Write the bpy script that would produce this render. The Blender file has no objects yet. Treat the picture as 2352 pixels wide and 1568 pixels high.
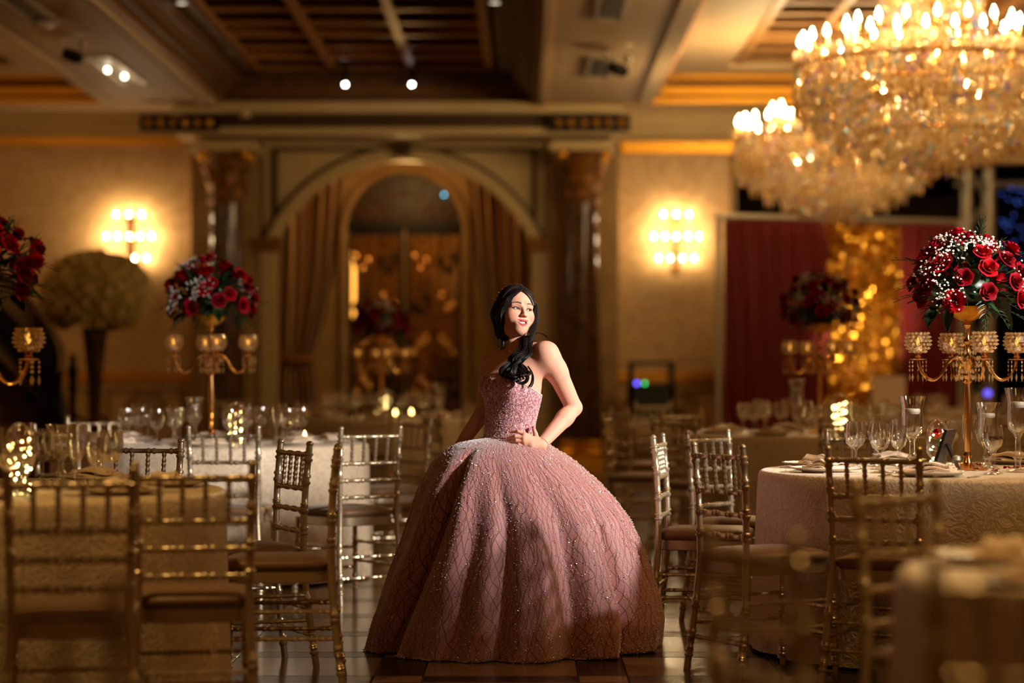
import bpy, math, random
import numpy as np
from mathutils import Vector, Matrix, Quaternion

random.seed(7)
rng = np.random.default_rng(7)
scene = bpy.context.scene
C = scene.collection
PI = math.pi

# ------------------------------------------------------------------ camera
F = 5553.0            # focal length in pixels of the 2352 px wide frame (85 mm)
VX, VY, H = 1210.0, 850.0, 1.18
cam_d = bpy.data.cameras.new('camera')
cam = bpy.data.objects.new('camera', cam_d)
C.objects.link(cam)
cam.location = (0, 0, H)
cam.rotation_euler = (PI/2, 0, 0)
cam_d.sensor_width = 36.0
cam_d.lens = 36.0*F/2352.0
cam_d.shift_x = -(VX-1176.0)/2352.0
cam_d.shift_y = (VY-784.0)/2352.0
cam_d.clip_end = 200
cam_d.dof.use_dof = True
cam_d.dof.focus_distance = 10.20
cam_d.dof.aperture_fstop = 1.4
scene.camera = cam

# ------------------------------------------------------------------ world, view, lights
w = bpy.data.worlds.new('world'); scene.world = w
w.use_nodes = True
w.node_tree.nodes['Background'].inputs[0].default_value = (1.0, 0.62, 0.28, 1)
w.node_tree.nodes['Background'].inputs[1].default_value = 0.02
scene.view_settings.view_transform = 'Standard'
scene.view_settings.look = 'None'
scene.view_settings.gamma = 1.0
scene.view_settings.exposure = 0.0
scene.view_settings.use_curve_mapping = False
cy = scene.cycles
cy.use_denoising = True
cy.max_bounces = 7
cy.diffuse_bounces = 3
cy.glossy_bounces = 3
cy.transmission_bounces = 5
cy.transparent_max_bounces = 24
cy.caustics_reflective = False
cy.caustics_refractive = False
cy.sample_clamp_indirect = 2.5
cy.sample_clamp_direct = 60.0
cy.blur_glossy = 0.5

WARM = (1.0, 0.58, 0.19)
def lamp(name, kind, loc, energy, color, size=0.2, target=None, spot=None, blend=0.5):
    d = bpy.data.lights.new(name, kind)
    d.energy = energy; d.color = color
    if kind == 'AREA': d.shape = 'DISK'; d.size = size
    else: d.shadow_soft_size = size
    if spot: d.spot_size = math.radians(spot); d.spot_blend = blend
    o = bpy.data.objects.new(name, d); C.objects.link(o); o.location = loc
    if target is not None:
        o.rotation_euler = (Vector(target)-Vector(loc)).to_track_quat('-Z', 'Y').to_euler()
    return o
# photographer's flash to the right of the frame
lamp('flash', 'SPOT', (4.9, 7.2, 3.0), 3500, (1.0, 0.94, 0.88), 0.2, (-1.0, 11.8, 0.92), 33, 1.0)
# ambient fill added out of view, standing in for further chandeliers
lamp('ambient_fill', 'POINT', (3.1, 10.5, 3.75), 80, WARM, 0.55)
lamp('ambient_fill', 'POINT', (3.1, 3.0, 3.75), 45, WARM, 0.55)
lamp('table_fill', 'SPOT', (-1.7, 6.9, 4.3), 270, WARM, 0.12, (-1.7, 7.1, 0), 74, 0.6)  # added unseen spots that brighten the near tables from above
lamp('table_fill', 'SPOT', (1.5, 4.6, 4.3), 270, WARM, 0.12, (1.5, 4.8, 0), 74, 0.6)
lamp('ambient_fill', 'POINT', (-6.6, 4.0, 3.75), 20, WARM, 0.55)
lamp('ambient_fill', 'POINT', (-6.6, 11.5, 3.75), 15, WARM, 0.55)
lamp('ambient_fill', 'POINT', (-6.6, 24.0, 3.75), 38, WARM, 0.55)
lamp('ambient_fill', 'POINT', (-1.8, -1.0, 3.75), 16, WARM, 0.55)

lamp('table_fill', 'SPOT', (2.3, 8.5, 4.3), 220, WARM, 0.12, (2.2, 8.9, 0), 66, 0.6)  # another added spot, brightens the right table

# ------------------------------------------------------------------ helpers
def P(px, py, Y):
    return Vector(((px-VX)*Y/F, Y, H+(VY-py)*Y/F))

def srgb(r, g, b):
    def f(c):
        c /= 255.0
        return c/12.92 if c <= 0.04045 else ((c+0.055)/1.055)**2.4
    return (f(r), f(g), f(b), 1)

class MB:
    """collects geometry for one mesh object"""
    def __init__(s): s.v = []; s.f = []; s.m = []
    def add(s, verts, faces, mi=0, M=None):
        o = len(s.v)
        if M is not None: verts = [M @ Vector(p) for p in verts]
        s.v.extend([tuple(p) for p in verts])
        s.f.extend([tuple(i+o for i in q) for q in faces])
        s.m.extend([mi]*len(faces))
        return s
    def box(s, x0, x1, y0, y1, z0, z1, mi=0, M=None):
        v = [(x0,y0,z0),(x1,y0,z0),(x1,y1,z0),(x0,y1,z0),(x0,y0,z1),(x1,y0,z1),(x1,y1,z1),(x0,y1,z1)]
        f = [(3,2,1,0),(4,5,6,7),(0,1,5,4),(1,2,6,5),(2,3,7,6),(3,0,4,7)]
        return s.add(v, f, mi, M)
    def lathe(s, prof, n=16, mi=0, M=None, cap=True):
        v = []; f = []
        for r, z in prof:
            for k in range(n):
                a = 2*PI*k/n
                v.append((r*math.cos(a), r*math.sin(a), z))
        for i in range(len(prof)-1):
            for k in range(n):
                k2 = (k+1) % n
                f.append((i*n+k, i*n+k2, (i+1)*n+k2, (i+1)*n+k))
        if cap:
            if prof[0][0] > 1e-5: f.append(tuple(range(n-1, -1, -1)))
            if prof[-1][0] > 1e-5: f.append(tuple((len(prof)-1)*n+k for k in range(n)))
        return s.add(v, f, mi, M)
    def tube(s, path, rad, n=8, mi=0, M=None, cap=True, closed=False):
        path = [Vector(p) for p in path]; N = len(path)
        if not hasattr(rad, '__len__'): rad = [rad]*N
        v = []; f = []
        t = (path[1]-path[0]).normalized()
        up = Vector((0,0,1)) if abs(t.z) < 0.9 else Vector((1,0,0))
        nrm = (up - t*up.dot(t)).normalized()
        for i in range(N):
            if closed: t2 = (path[(i+1) % N]-path[i-1])
            else: t2 = path[min(i+1, N-1)]-path[max(i-1, 0)]
            if t2.length < 1e-9: t2 = t
            t2 = t2.normalized()
            q = t.rotation_difference(t2); nrm = q @ nrm
            nrm = (nrm - t2*nrm.dot(t2)).normalized(); t = t2
            b = t.cross(nrm)
            for k in range(n):
                a = 2*PI*k/n
                v.append(path[i]+(nrm*math.cos(a)+b*math.sin(a))*rad[i])
        for i in range(N if closed else N-1):
            j = (i+1) % N
            for k in range(n):
                k2 = (k+1) % n
                f.append((i*n+k, i*n+k2, j*n+k2, j*n+k))
        if cap and not closed:
            f.append(tuple(range(n-1, -1, -1))); f.append(tuple((N-1)*n+k for k in range(n)))
        return s.add(v, f, mi, M)
    def ball(s, c, r, n=10, m=6, mi=0, M=None):
        if not hasattr(r, '__len__'): r = (r, r, r)
        T = Matrix.Translation(Vector(c)) @ Matrix.Diagonal((r[0], r[1], r[2], 1))
        if M is not None: T = M @ T
        prof = [(math.sin(PI*i/m) if 0 < i < m else 0.0, -math.cos(PI*i/m)) for i in range(m+1)]
        prof = [(max(a, 1e-6), b) for a, b in prof]
        return s.lathe(prof, n, mi, T, cap=False)
    def octa(s, c, r, h, mi=0, R=None, n=4):
        v = [(0,0,h),(0,0,-h)]+[(r*math.cos(2*PI*k/n), r*math.sin(2*PI*k/n), 0) for k in range(n)]
        f = []
        for k in range(n):
            a = 2+k; b = 2+(k+1) % n
            f += [(0,a,b),(1,b,a)]
        M = Matrix.Translation(Vector(c))
        if R is not None: M = M @ R
        return s.add(v, f, mi, M)
    def grid(s, pts, nu, nv, mi=0, wrap=False):
        f = []
        for j in range(nv-1):
            for i in range(nu if wrap else nu-1):
                i2 = (i+1) % nu
                f.append((j*nu+i, j*nu+i2, (j+1)*nu+i2, (j+1)*nu+i))
        return s.add(pts, f, mi)
    def mesh(s, name, mats, smooth=True, ang=42):
        me = bpy.data.meshes.new(name)
        me.from_pydata(s.v, [], s.f)
        if not isinstance(mats, (list, tuple)): mats = [mats]
        for m in mats: me.materials.append(m)
        if len(mats) > 1: me.polygons.foreach_set('material_index', s.m)
        if smooth:
            me.polygons.foreach_set('use_smooth', [True]*len(me.polygons))
            me.set_sharp_from_angle(angle=math.radians(ang))
        me.update()
        return me
    def build(s, name, mats, parent=None, smooth=True, ang=42, loc=None):
        return put(name, s.mesh(name, mats, smooth, ang), parent, loc)

def put(name, me, parent=None, loc=None):
    o = bpy.data.objects.new(name, me); C.objects.link(o)
    if parent is not None: o.parent = parent
    if loc is not None: o.location = loc
    return o
def tag(o, label=None, cat=None, group=None, kind=None):
    if label: o['label'] = label
    if cat: o['category'] = cat
    if group: o['group'] = group
    if kind: o['kind'] = kind
    return o
def thing(name, label, cat, loc=(0,0,0), rz=0, group=None):
    o = bpy.data.objects.new(name, None); C.objects.link(o)
    o.empty_display_size = 0.1
    o.location = loc; o.rotation_euler = (0, 0, rz)
    return tag(o, label, cat, group)
def struct(name, mb, mats, smooth=False, label=None):
    return tag(mb.build(name, mats, None, smooth), label, None, None, 'structure')
def dup(o, loc=None, rz=None, label=None, group=None, parent=None, scale=None):
    c = o.copy(); C.objects.link(c)
    if parent is not None: c.parent = parent
    if loc is not None: c.location = loc
    if rz is not None: c.rotation_euler = (0, 0, rz)
    if label: c['label'] = label
    if group: c['group'] = group
    if scale: c.scale = scale
    for ch in list(o.children): dup(ch, parent=c)
    return c
def rotz(a): return Matrix.Rotation(a, 4, 'Z')
def trans(x, y, z): return Matrix.Translation(Vector((x, y, z)))
def face_rot(d):
    """yaw that turns local +Y to the direction d"""
    return math.atan2(-d[0], d[1])
def sm(a, b, t):
    t = min(1, max(0, (t-a)/(b-a))); return t*t*(3-2*t)
def interp(x, xs, ys): return float(np.interp(x, xs, ys))

# ------------------------------------------------------------------ materials
def mat(name, col, rough=0.5, metal=0.0, spec=0.5, sheen=0.0, coat=0.0, em=None, es=0.0, trans=0.0, ior=1.45, sss=0.0,
        bump=None, vary=None, alpha=None):
    m = bpy.data.materials.new(name); m.use_nodes = True
    nt = m.node_tree; b = nt.nodes['Principled BSDF']
    if len(col) == 3: col = (*col, 1)
    b.inputs['Base Color'].default_value = col
    b.inputs['Roughness'].default_value = rough
    b.inputs['Metallic'].default_value = metal
    b.inputs['Specular IOR Level'].default_value = spec
    b.inputs['Sheen Weight'].default_value = sheen
    b.inputs['Coat Weight'].default_value = coat
    b.inputs['Transmission Weight'].default_value = trans
    b.inputs['IOR'].default_value = ior
    b.inputs['Subsurface Weight'].default_value = sss
    if sss: b.inputs['Subsurface Radius'].default_value = (0.012, 0.004, 0.002)
    if em is not None:
        b.inputs['Emission Color'].default_value = (*em[:3], 1); b.inputs['Emission Strength'].default_value = es
    tc = nt.nodes.new('ShaderNodeTexCoord')
    if vary:  # (scale, second colour, contrast)
        nz = nt.nodes.new('ShaderNodeTexNoise'); nz.inputs['Scale'].default_value = vary[0]
        nz.inputs['Detail'].default_value = 5
        nt.links.new(tc.outputs['Object'], nz.inputs['Vector'])
        rp = nt.nodes.new('ShaderNodeValToRGB')
        c = vary[2] if len(vary) > 2 else 0.15
        rp.color_ramp.elements[0].position = 0.5-c; rp.color_ramp.elements[1].position = 0.5+c
        rp.color_ramp.elements[0].color = col; rp.color_ramp.elements[1].color = (*vary[1][:3], 1)
        nt.links.new(nz.outputs['Fac'], rp.inputs['Fac'])
        nt.links.new(rp.outputs['Color'], b.inputs['Base Color'])
    if bump:  # (scale, strength)
        nb = nt.nodes.new('ShaderNodeTexNoise'); nb.inputs['Scale'].default_value = bump[0]
        nb.inputs['Detail'].default_value = 4
        nt.links.new(tc.outputs['Object'], nb.inputs['Vector'])
        bp = nt.nodes.new('ShaderNodeBump'); bp.inputs['Strength'].default_value = bump[1]
        bp.inputs['Distance'].default_value = 0.01
        nt.links.new(nb.outputs['Fac'], bp.inputs['Height'])
        nt.links.new(bp.outputs['Normal'], b.inputs['Normal'])
    return m

def damask(name, c1, c2, scale, rough, bump=0.1, sheen=0.0):
    """woven scroll pattern: warped voronoi ring pattern, two close tones"""
    m = mat(name, c1, rough, sheen=sheen)
    nt = m.node_tree; b = nt.nodes['Principled BSDF']
    tc = nt.nodes['Texture Coordinate']
    nz = nt.nodes.new('ShaderNodeTexNoise'); nz.inputs['Scale'].default_value = scale*0.9; nz.inputs['Detail'].default_value = 3
    nz.inputs['Distortion'].default_value = 2.2
    nt.links.new(tc.outputs['Object'], nz.inputs['Vector'])
    wv = nt.nodes.new('ShaderNodeMath'); wv.operation = 'MULTIPLY'; wv.inputs[1].default_value = 26.0
    nt.links.new(nz.outputs['Fac'], wv.inputs[0])
    sn = nt.nodes.new('ShaderNodeMath'); sn.operation = 'SINE'
    nt.links.new(wv.outputs[0], sn.inputs[0])
    rp = nt.nodes.new('ShaderNodeValToRGB')
    rp.color_ramp.elements[0].position = 0.35; rp.color_ramp.elements[1].position = 0.75
    rp.color_ramp.elements[0].color = c1; rp.color_ramp.elements[1].color = c2
    nt.links.new(sn.outputs[0], rp.inputs['Fac'])
    nt.links.new(rp.outputs['Color'], b.inputs['Base Color'])
    bp = nt.nodes.new('ShaderNodeBump'); bp.inputs['Strength'].default_value = bump; bp.inputs['Distance'].default_value = 0.01
    nt.links.new(sn.outputs[0], bp.inputs['Height']); nt.links.new(bp.outputs['Normal'], b.inputs['Normal'])
    return m

def clear_glass(name, tint=(1,1,1,1), refl=1.0, trans_col=(0.96,0.96,0.96,1), rough=0.02):
    """thin glass: see-through with fresnel reflection"""
    m = bpy.data.materials.new(name); m.use_nodes = True
    nt = m.node_tree; nt.nodes.clear()
    out = nt.nodes.new('ShaderNodeOutputMaterial')
    tr = nt.nodes.new('ShaderNodeBsdfTransparent'); tr.inputs[0].default_value = trans_col
    gl = nt.nodes.new('ShaderNodeBsdfGlossy'); gl.inputs['Color'].default_value = tint; gl.inputs['Roughness'].default_value = rough
    lw = nt.nodes.new('ShaderNodeLayerWeight'); lw.inputs['Blend'].default_value = 0.35
    mp = nt.nodes.new('ShaderNodeMapRange'); mp.inputs['To Min'].default_value = 0.05*refl; mp.inputs['To Max'].default_value = min(1, 0.75*refl)
    nt.links.new(lw.outputs['Facing'], mp.inputs['Value'])
    mx = nt.nodes.new('ShaderNodeMixShader')
    nt.links.new(mp.outputs[0], mx.inputs[0]); nt.links.new(tr.outputs[0], mx.inputs[1]); nt.links.new(gl.outputs[0], mx.inputs[2])
    nt.links.new(mx.outputs[0], out.inputs[0])
    return m

def crystal(name, c=(1.0, 0.93, 0.82, 1), tl=0.35):
    """cut crystal: part refraction, part mirror, part scattered light"""
    m = bpy.data.materials.new(name); m.use_nodes = True
    nt = m.node_tree; nt.nodes.clear()
    out = nt.nodes.new('ShaderNodeOutputMaterial')
    tr = nt.nodes.new('ShaderNodeBsdfTransparent'); tr.inputs[0].default_value = c
    gl = nt.nodes.new('ShaderNodeBsdfGlossy'); gl.inputs['Color'].default_value = c; gl.inputs['Roughness'].default_value = 0.14
    tl_ = nt.nodes.new('ShaderNodeBsdfTranslucent'); tl_.inputs[0].default_value = c
    m1 = nt.nodes.new('ShaderNodeMixShader'); m1.inputs[0].default_value = 0.45
    m2 = nt.nodes.new('ShaderNodeMixShader'); m2.inputs[0].default_value = tl
    nt.links.new(tr.outputs[0], m1.inputs[1]); nt.links.new(gl.outputs[0], m1.inputs[2])
    nt.links.new(m1.outputs[0], m2.inputs[1]); nt.links.new(tl_.outputs[0], m2.inputs[2])
    nt.links.new(m2.outputs[0], out.inputs[0])
    return m

def emit(name, col, s):
    m = bpy.data.materials.new(name); m.use_nodes = True
    nt = m.node_tree; nt.nodes.clear()
    out = nt.nodes.new('ShaderNodeOutputMaterial'); e = nt.nodes.new('ShaderNodeEmission')
    e.inputs[0].default_value = (*col[:3], 1); e.inputs[1].default_value = s
    nt.links.new(e.outputs[0], out.inputs[0]); return m

M = {}
M['wall'] = damask('wallpaper', srgb(226,186,130), srgb(208,166,110), 3.0, 0.42, 0.05)
M['plaster'] = mat('cream_plaster', srgb(205,178,128), 0.55, bump=(30, 0.06))
M['stone'] = mat('tan_stone', srgb(176,142,90), 0.5, vary=(4, srgb(150,116,68), 0.2))
M['ceil'] = mat('ceiling_paint', srgb(214,182,138), 0.6, bump=(20, 0.04))
M['gold'] = mat('gilded_moulding', srgb(226,160,48), 0.35, 0.75, bump=(40, 0.25))
M['oldgold'] = mat('old_gold_carving', srgb(138,90,32), 0.5, 0.4, bump=(40, 0.4))
M['wood'] = mat('brown_wood', srgb(120,76,32), 0.5, vary=(9, srgb(70,40,16), 0.25))
M['woodlight'] = mat('tan_wood', srgb(190,140,84), 0.5, vary=(9, srgb(160,112,62), 0.25))
M['darkmarble'] = mat('dark_marble', srgb(52,32,18), 0.15, vary=(7, srgb(96,62,34), 0.2))
M['darkline'] = mat('dark_moulding', srgb(70,44,16), 0.5)
M['iron'] = mat('black_iron', srgb(22,16,12), 0.45, 0.4)
M['black'] = mat('black_paint', srgb(16,14,14), 0.4)
M['curtain'] = mat('taupe_curtain', srgb(132,94,56), 0.6, sheen=0.3)
M['curtainlight'] = mat('cream_curtain_stripe', srgb(206,164,112), 0.55, sheen=0.3)
M['redcloth'] = mat('red_drape', srgb(106,1,9), 0.6, sheen=0.2)
M['steel'] = mat('grey_steel', srgb(190,180,165), 0.4, 0.6)
M['chair'] = mat('champagne_silver_paint', srgb(196,178,146), 0.3, 0.72, bump=(60, 0.08))
M['cushion'] = mat('tan_satin_cushion', srgb(122,90,58), 0.45, sheen=0.2, bump=(35, 0.12))
M['cloth'] = damask('ivory_damask', srgb(226,206,176), srgb(206,184,150), 15.0, 0.42, 0.15, 0.2)
M['napkin'] = mat('ivory_napkin', srgb(232,208,180), 0.6, bump=(80, 0.2))
M['china'] = mat('white_china', srgb(236,224,208), 0.15, coat=0.3)
M['goldmetal'] = mat('polished_gold', srgb(236,178,110), 0.16, 1.0)
M['glass'] = clear_glass('clear_glass', refl=1.6, trans_col=(.98,.97,.95,1), rough=.04)
M['crystal'] = crystal('cut_crystal', (1.0, 0.84, 0.58, 1), 0.38)
M['crystalcup'] = crystal('crystal_cup', (1.0, 0.86, 0.70, 1), 0.08)
M['rose'] = mat('red_rose_petal', srgb(150,3,18), 0.6, spec=0.15)
M['rosedark'] = mat('dark_rose_petal', srgb(112,2,14), 0.6, spec=0.15)
M['leaf'] = mat('dark_green_leaf', srgb(34,58,28), 0.45, vary=(20, srgb(22,40,20), 0.2))
M['breath'] = mat('white_blossom', srgb(232,226,214), 0.6)
M['cream'] = mat('cream_blossom', srgb(226,200,128), 0.7, vary=(12, srgb(200,168,92), 0.2))
M['bulb'] = emit('lit_bulb', (1.0, 0.72, 0.34), 210.0)
M['bulbsconce'] = emit('lit_sconce_bulb', (1.0, 0.72, 0.40), 340.0)
M['flame'] = emit('candle_flame', (1.0, 0.50, 0.10), 3.0)
M['fairy'] = emit('fairy_light', (1.0, 0.74, 0.26), 40.0)
M['wax'] = mat('white_wax', srgb(240,226,204), 0.5)
M['water'] = clear_glass('still_water', refl=0.8)
M['sequin'] = mat('gold_sequin', srgb(250,190,72), 0.2, 0.97)
M['goldcloth'] = mat('gold_backing', srgb(150,98,24), 0.5, 0.4)
# ================================================================== ROOM
WY = 30.0
S0 = F/WY
def WX(px): return (px-VX)/S0
def WZ(py): return H+(VY-py)/S0
ZS = 4.35            # underside of the soffits
XL, XR, YB = -9.2, 9.0, -4.0

# ---- floor: 0.6 m pale marble tiles framed by dark bands with small pale squares at the crossings
M['tile'] = mat('pale_marble', srgb(124,96,68), 0.16, spec=.4, vary=(5, srgb(104,82,58), 0.2))
M['tiledark'] = mat('dark_brown_marble', srgb(34,22,18), 0.22, spec=.18, vary=(6, srgb(30,18,14), 0.2))
M['tilesmall'] = mat('rose_marble', srgb(140,108,90), 0.14, spec=.4, vary=(8, srgb(122,92,76), 0.2))
floor = struct('floor', MB().box(XL, XR, YB, 34.0, -0.12, -0.012), mat('grout', srgb(60,46,34), 0.7))
BX, BY, PD, BW = -0.59, 9.943, 0.79, 0.19    # a dark band starts at x = BX, a pale row ends at y = BY
g = 0.003
def tile_mb(sx, sy):
    b = 0.004
    v = [(0,0,-.012),(sx,0,-.012),(sx,sy,-.012),(0,sy,-.012),(0,0,-b),(sx,0,-b),(sx,sy,-b),(0,sy,-b),(b,b,0),(sx-b,b,0),(sx-b,sy-b,0),(b,sy-b,0)]
    f = [(8,9,10,11)]
    for k in range(4):
        k2 = (k+1) % 4
        f += [(k,k2,4+k2,4+k),(4+k,4+k2,8+k2,8+k)]
    return v, f
wide, nar = PD-BW-g, BW-g
sizes = {'p': (wide, wide, 'tile', 'floor_tile'), 'v': (nar, wide, 'tiledark', 'dark_tile'), 'h': (wide, nar, 'tiledark', 'dark_tile'), 's': (nar, nar, 'tilesmall', 'square_tile')}
tmesh = {}
for k, (a, b, m, n) in sizes.items():
    mb = MB(); mb.add(*tile_mb(a, b)); tmesh[k] = mb.mesh(n, M[m], False)
rest = {'tile': MB(), 'tiledark': MB(), 'tilesmall': MB()}
for i in range(-12, 13):
    for j in range(-18, 26):
        x0 = BX+i*PD; y0 = BY-(PD-BW)+j*PD          # cell: dark column strip [x0,x0+BW], pale row [y0,y0+.6], band row after it
        if x0 < XL or x0+PD > XR or y0 < YB or y0+PD > 33.5: continue
        for k, x, y in (('p', x0+BW, y0), ('v', x0, y0), ('h', x0+BW, y0-BW), ('s', x0, y0-BW)):
            if -2 <= i <= 2 and -4 <= j <= 6:
                put(sizes[k][3], tmesh[k], floor, (x, y, 0))
            else:
                v, f = tile_mb(sizes[k][0], sizes[k][1])
                rest[sizes[k][2]].add([(p[0]+x, p[1]+y, p[2]) for p in v], f)
for k, mb in rest.items():
    tag(mb.build({'tile': 'floor_tiles', 'tiledark': 'dark_tiles', 'tilesmall': 'square_tiles'}[k], M[k], floor, False), kind='stuff')

# ---- side walls and the wall behind the camera
struct('wall_left', MB().box(XL-0.2, XL, YB, 33, 0, 5.2), M['wall'])
struct('wall_right', MB().box(XR, XR+0.2, YB, 36, 0, 5.2), M['wall'])
struct('wall_front', MB().box(XL, XR, YB-0.2, YB, 0, 5.2), M['wall'])

# ---- back wall with the segmental arch
AX, AZ, AR = WX(930), WZ(690), 340/S0
HX = 310/S0
ZSP = WZ(550)
x0a, x1a = AX-HX, AX+HX
STG = WX(1690)       # the stage opening begins here
bw = MB()
bw.box(XL, x0a, WY, WY+0.3, 0, 4.9)
bw.box(x1a, STG, WY, WY+0.3, 0, 4.9)
bw.box(STG, XR, WY, WY+0.3, 3.75, 4.9)
NA = 40
def arch_z(x, R=AR): return AZ+math.sqrt(max(0, R*R-(x-AX)**2))
pts = []
for k in range(NA+1):
    x = x0a+(x1a-x0a)*k/NA
    z = max(ZSP, arch_z(x))
    pts += [(x, WY, z), (x, WY, 4.9), (x, WY+0.3, z), (x, WY+0.3, 4.9)]
fs = []
for k in range(NA):
    a = k*4; b = a+4
    fs += [(a, b, b+1, a+1), (a+2, a+3, b+3, b+2), (a, a+2, b+2, b)]
bw.add(pts, fs)
wall_back = struct('wall_back', bw, M['wall'])
# panel face around the arch (plaster) with archivolt, keystone and dark mouldings
pf = MB()
xa, xb = WX(608), WX(1252)
for k in range(NA):
    xs = [x0a+(x1a-x0a)*q/NA for q in (k, k+1)]
    v = []
    for yy in (WY-0.10, WY-0.001):
        for x in xs: v += [(x, yy, max(ZSP, arch_z(x))), (x, yy, 4.05)]
    pf.add(v, [(0,2,3,1),(4,5,7,6),(0,4,6,2)])
pf.box(xa, x0a, WY-0.10, WY-0.001, 0, 4.05); pf.box(x1a, xb, WY-0.10, WY-0.001, 0, 4.05)
pf.build('arch_panel', M['plaster'], wall_back, False)
def arc_pts(R, y, n=40, z0=None):
    z0 = ZSP if z0 is None else z0
    a1 = math.asin(min(1, max(-1, (z0-AZ)/R)))
    return [(AX+R*math.cos(a1+(PI-2*a1)*k/n), y, AZ+R*math.sin(a1+(PI-2*a1)*k/n)) for k in range(n+1)]
def arc_band(mb, Ra, Rb, y0, y1, n=40, mi=0):
    A = arc_pts(Ra, 0, n); B = arc_pts(Rb, 0, n)
    for k in range(n):
        v = []
        for yy in (y0, y1):
            for q in (A[k], A[k+1], B[k+1], B[k]): v.append((q[0], yy, q[2]))
        mb.add(v, [(0,1,2,3),(7,6,5,4),(0,4,5,1),(2,6,7,3),(1,5,6,2),(3,7,4,0)], mi)
mb = MB(); arc_band(mb, 318/S0, 344/S0, WY-0.2, WY-0.08); mb.build('archivolt', M['plaster'], wall_back, True)
mb = MB(); arc_band(mb, 345/S0, 353/S0, WY-0.16, WY-0.08); mb.build('arch_moulding', M['darkline'], wall_back, True)
mb = MB()
for a, b in ((WX(630), WX(641)), (WX(1222), WX(1233))): mb.box(a, b, WY-0.15, WY-0.09, ZSP+0.12, WZ(344))
mb.box(WX(630), WX(1233), WY-0.15, WY-0.09, WZ(350), WZ(341))
mb.build('spandrel_moulding', M['darkline'], wall_back, False)
for sx in (WX(620), WX(1240)):                              # impost blocks at the springing
    mb = MB()
    mb.box(sx-0.16, sx+0.16, WY-0.24, WY, ZSP-0.06, ZSP+0.02); mb.box(sx-0.12, sx+0.12, WY-0.2, WY, ZSP-0.16, ZSP-0.06)
    mb.build('impost', M['oldgold'], wall_back, False)
    mb = MB(); mb.box(sx-0.10, sx+0.10, WY-0.16, WY, 0.25, ZSP-0.16); mb.box(sx-0.13, sx+0.13, WY-0.19, WY, 0, 0.25)
    mb.build('jamb', M['plaster'], wall_back, False)
mb = MB(); x = WX(928); mb.box(x-0.09, x+0.09, WY-0.3, WY-0.08, WZ(362), WZ(326))
mb.box(x-0.11, x+0.11, WY-0.33, WY-0.08, WZ(332), WZ(322)); mb.ball((x, WY-0.3, WZ(350)), 0.07)
mb.build('keystone', M['darkline'], wall_back, False)

# ---- niche behind the arch, with the iron door
NY = 32.0
SN = F/NY
def NX(px): return (px-VX)/SN
def NZ(py): return H+(VY-py)/SN
dx0, dx1 = NX(786), NX(1074)
dcx = (dx0+dx1)/2; dr = (dx1-dx0)/2; dzs = NZ(530)
nb = MB()
nb.box(x0a-0.3, x0a-0.1, WY+0.3, NY, 0, 4.3); nb.box(x1a+0.1, x1a+0.3, WY+0.3, NY, 0, 4.3)
nb.box(x0a-0.3, x1a+0.3, WY+0.3, NY, 4.3, 4.5)
nb.box(x0a-0.3, dx0, NY, NY+0.2, 0, 4.5); nb.box(dx1, x1a+0.3, NY, NY+0.2, 0, 4.5)
for k in range(24):
    a0, a1 = PI*k/24, PI*(k+1)/24
    p0 = (dcx+dr*math.cos(a0), dzs+dr*math.sin(a0)); p1 = (dcx+dr*math.cos(a1), dzs+dr*math.sin(a1))
    nb.add([(p0[0],NY,p0[1]),(p1[0],NY,p1[1]),(p1[0],NY,4.5),(p0[0],NY,4.5),(p0[0],NY+.2,p0[1]),(p1[0],NY+.2,p1[1])], [(0,1,2,3),(0,4,5,1)])
struct('wall_niche', nb, M['stone'])
mb = MB()
N = 30
path = [(dx0+0.02, NY-0.05, 0)]+[(dx0+0.02, NY-0.05, dzs*q/6) for q in range(1, 6)]
path += [(dcx-(dr-0.02)*math.cos(PI*k/N), NY-0.05, dzs+(dr-0.02)*math.sin(PI*k/N)) for k in range(N+1)]
path += [(dx1-0.02, NY-0.05, dzs*q/6) for q in range(5, -1, -1)]
mb.tube(path, 0.06, 8); tag(mb.build('trim_1', M['stone']), kind='structure')
# hall behind the door
struct('wall_hall', MB().box(x0a-1.0, x1a+1.0, 34.6, 34.8, 0, 4.5).box(x0a-1.2, x0a-1.0, NY+.2, 34.8, 0, 4.5).box(x1a+1.0, x1a+1.2, NY+.2, 34.8, 0, 4.5).box(x0a-1, x1a+1, NY+.2, 34.8, 4.5, 4.7),
       mat('hall_wall', srgb(150,112,54), 0.5, vary=(2, srgb(110,80,36), 0.2)))
door = thing('door_1', 'tall black iron double door with scrollwork under the round fanlight', 'door', (dcx, NY-0.02, 0)); door['kind'] = 'structure'
del door['category']
hw = dr-0.06
ztr = NZ(518)
def frame_box(mb, x0, x1, z0, z1, t=0.05, d=0.06):
    mb.box(x0, x0+t, -d/2, d/2, z0, z1); mb.box(x1-t, x1, -d/2, d/2, z0, z1)
    mb.box(x0+t, x1-t, -d/2, d/2, z0, z0+t); mb.box(x0+t, x1-t, -d/2, d/2, z1-t, z1)
M['doorglass'] = clear_glass('dark_door_glass', (1,0.85,0.6,1), 0.7, (0.62,0.50,0.34,1), 0.06)
def scroll(cx, cz, r, turns=1.6, s=1, a0=0.0, n=22):
    return [(cx+s*r*(1-0.8*k/n)*math.cos(a0+2*PI*turns*k/n), 0, cz+r*(1-0.8*k/n)*math.sin(a0+2*PI*turns*k/n)) for k in range(n+1)]
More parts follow.
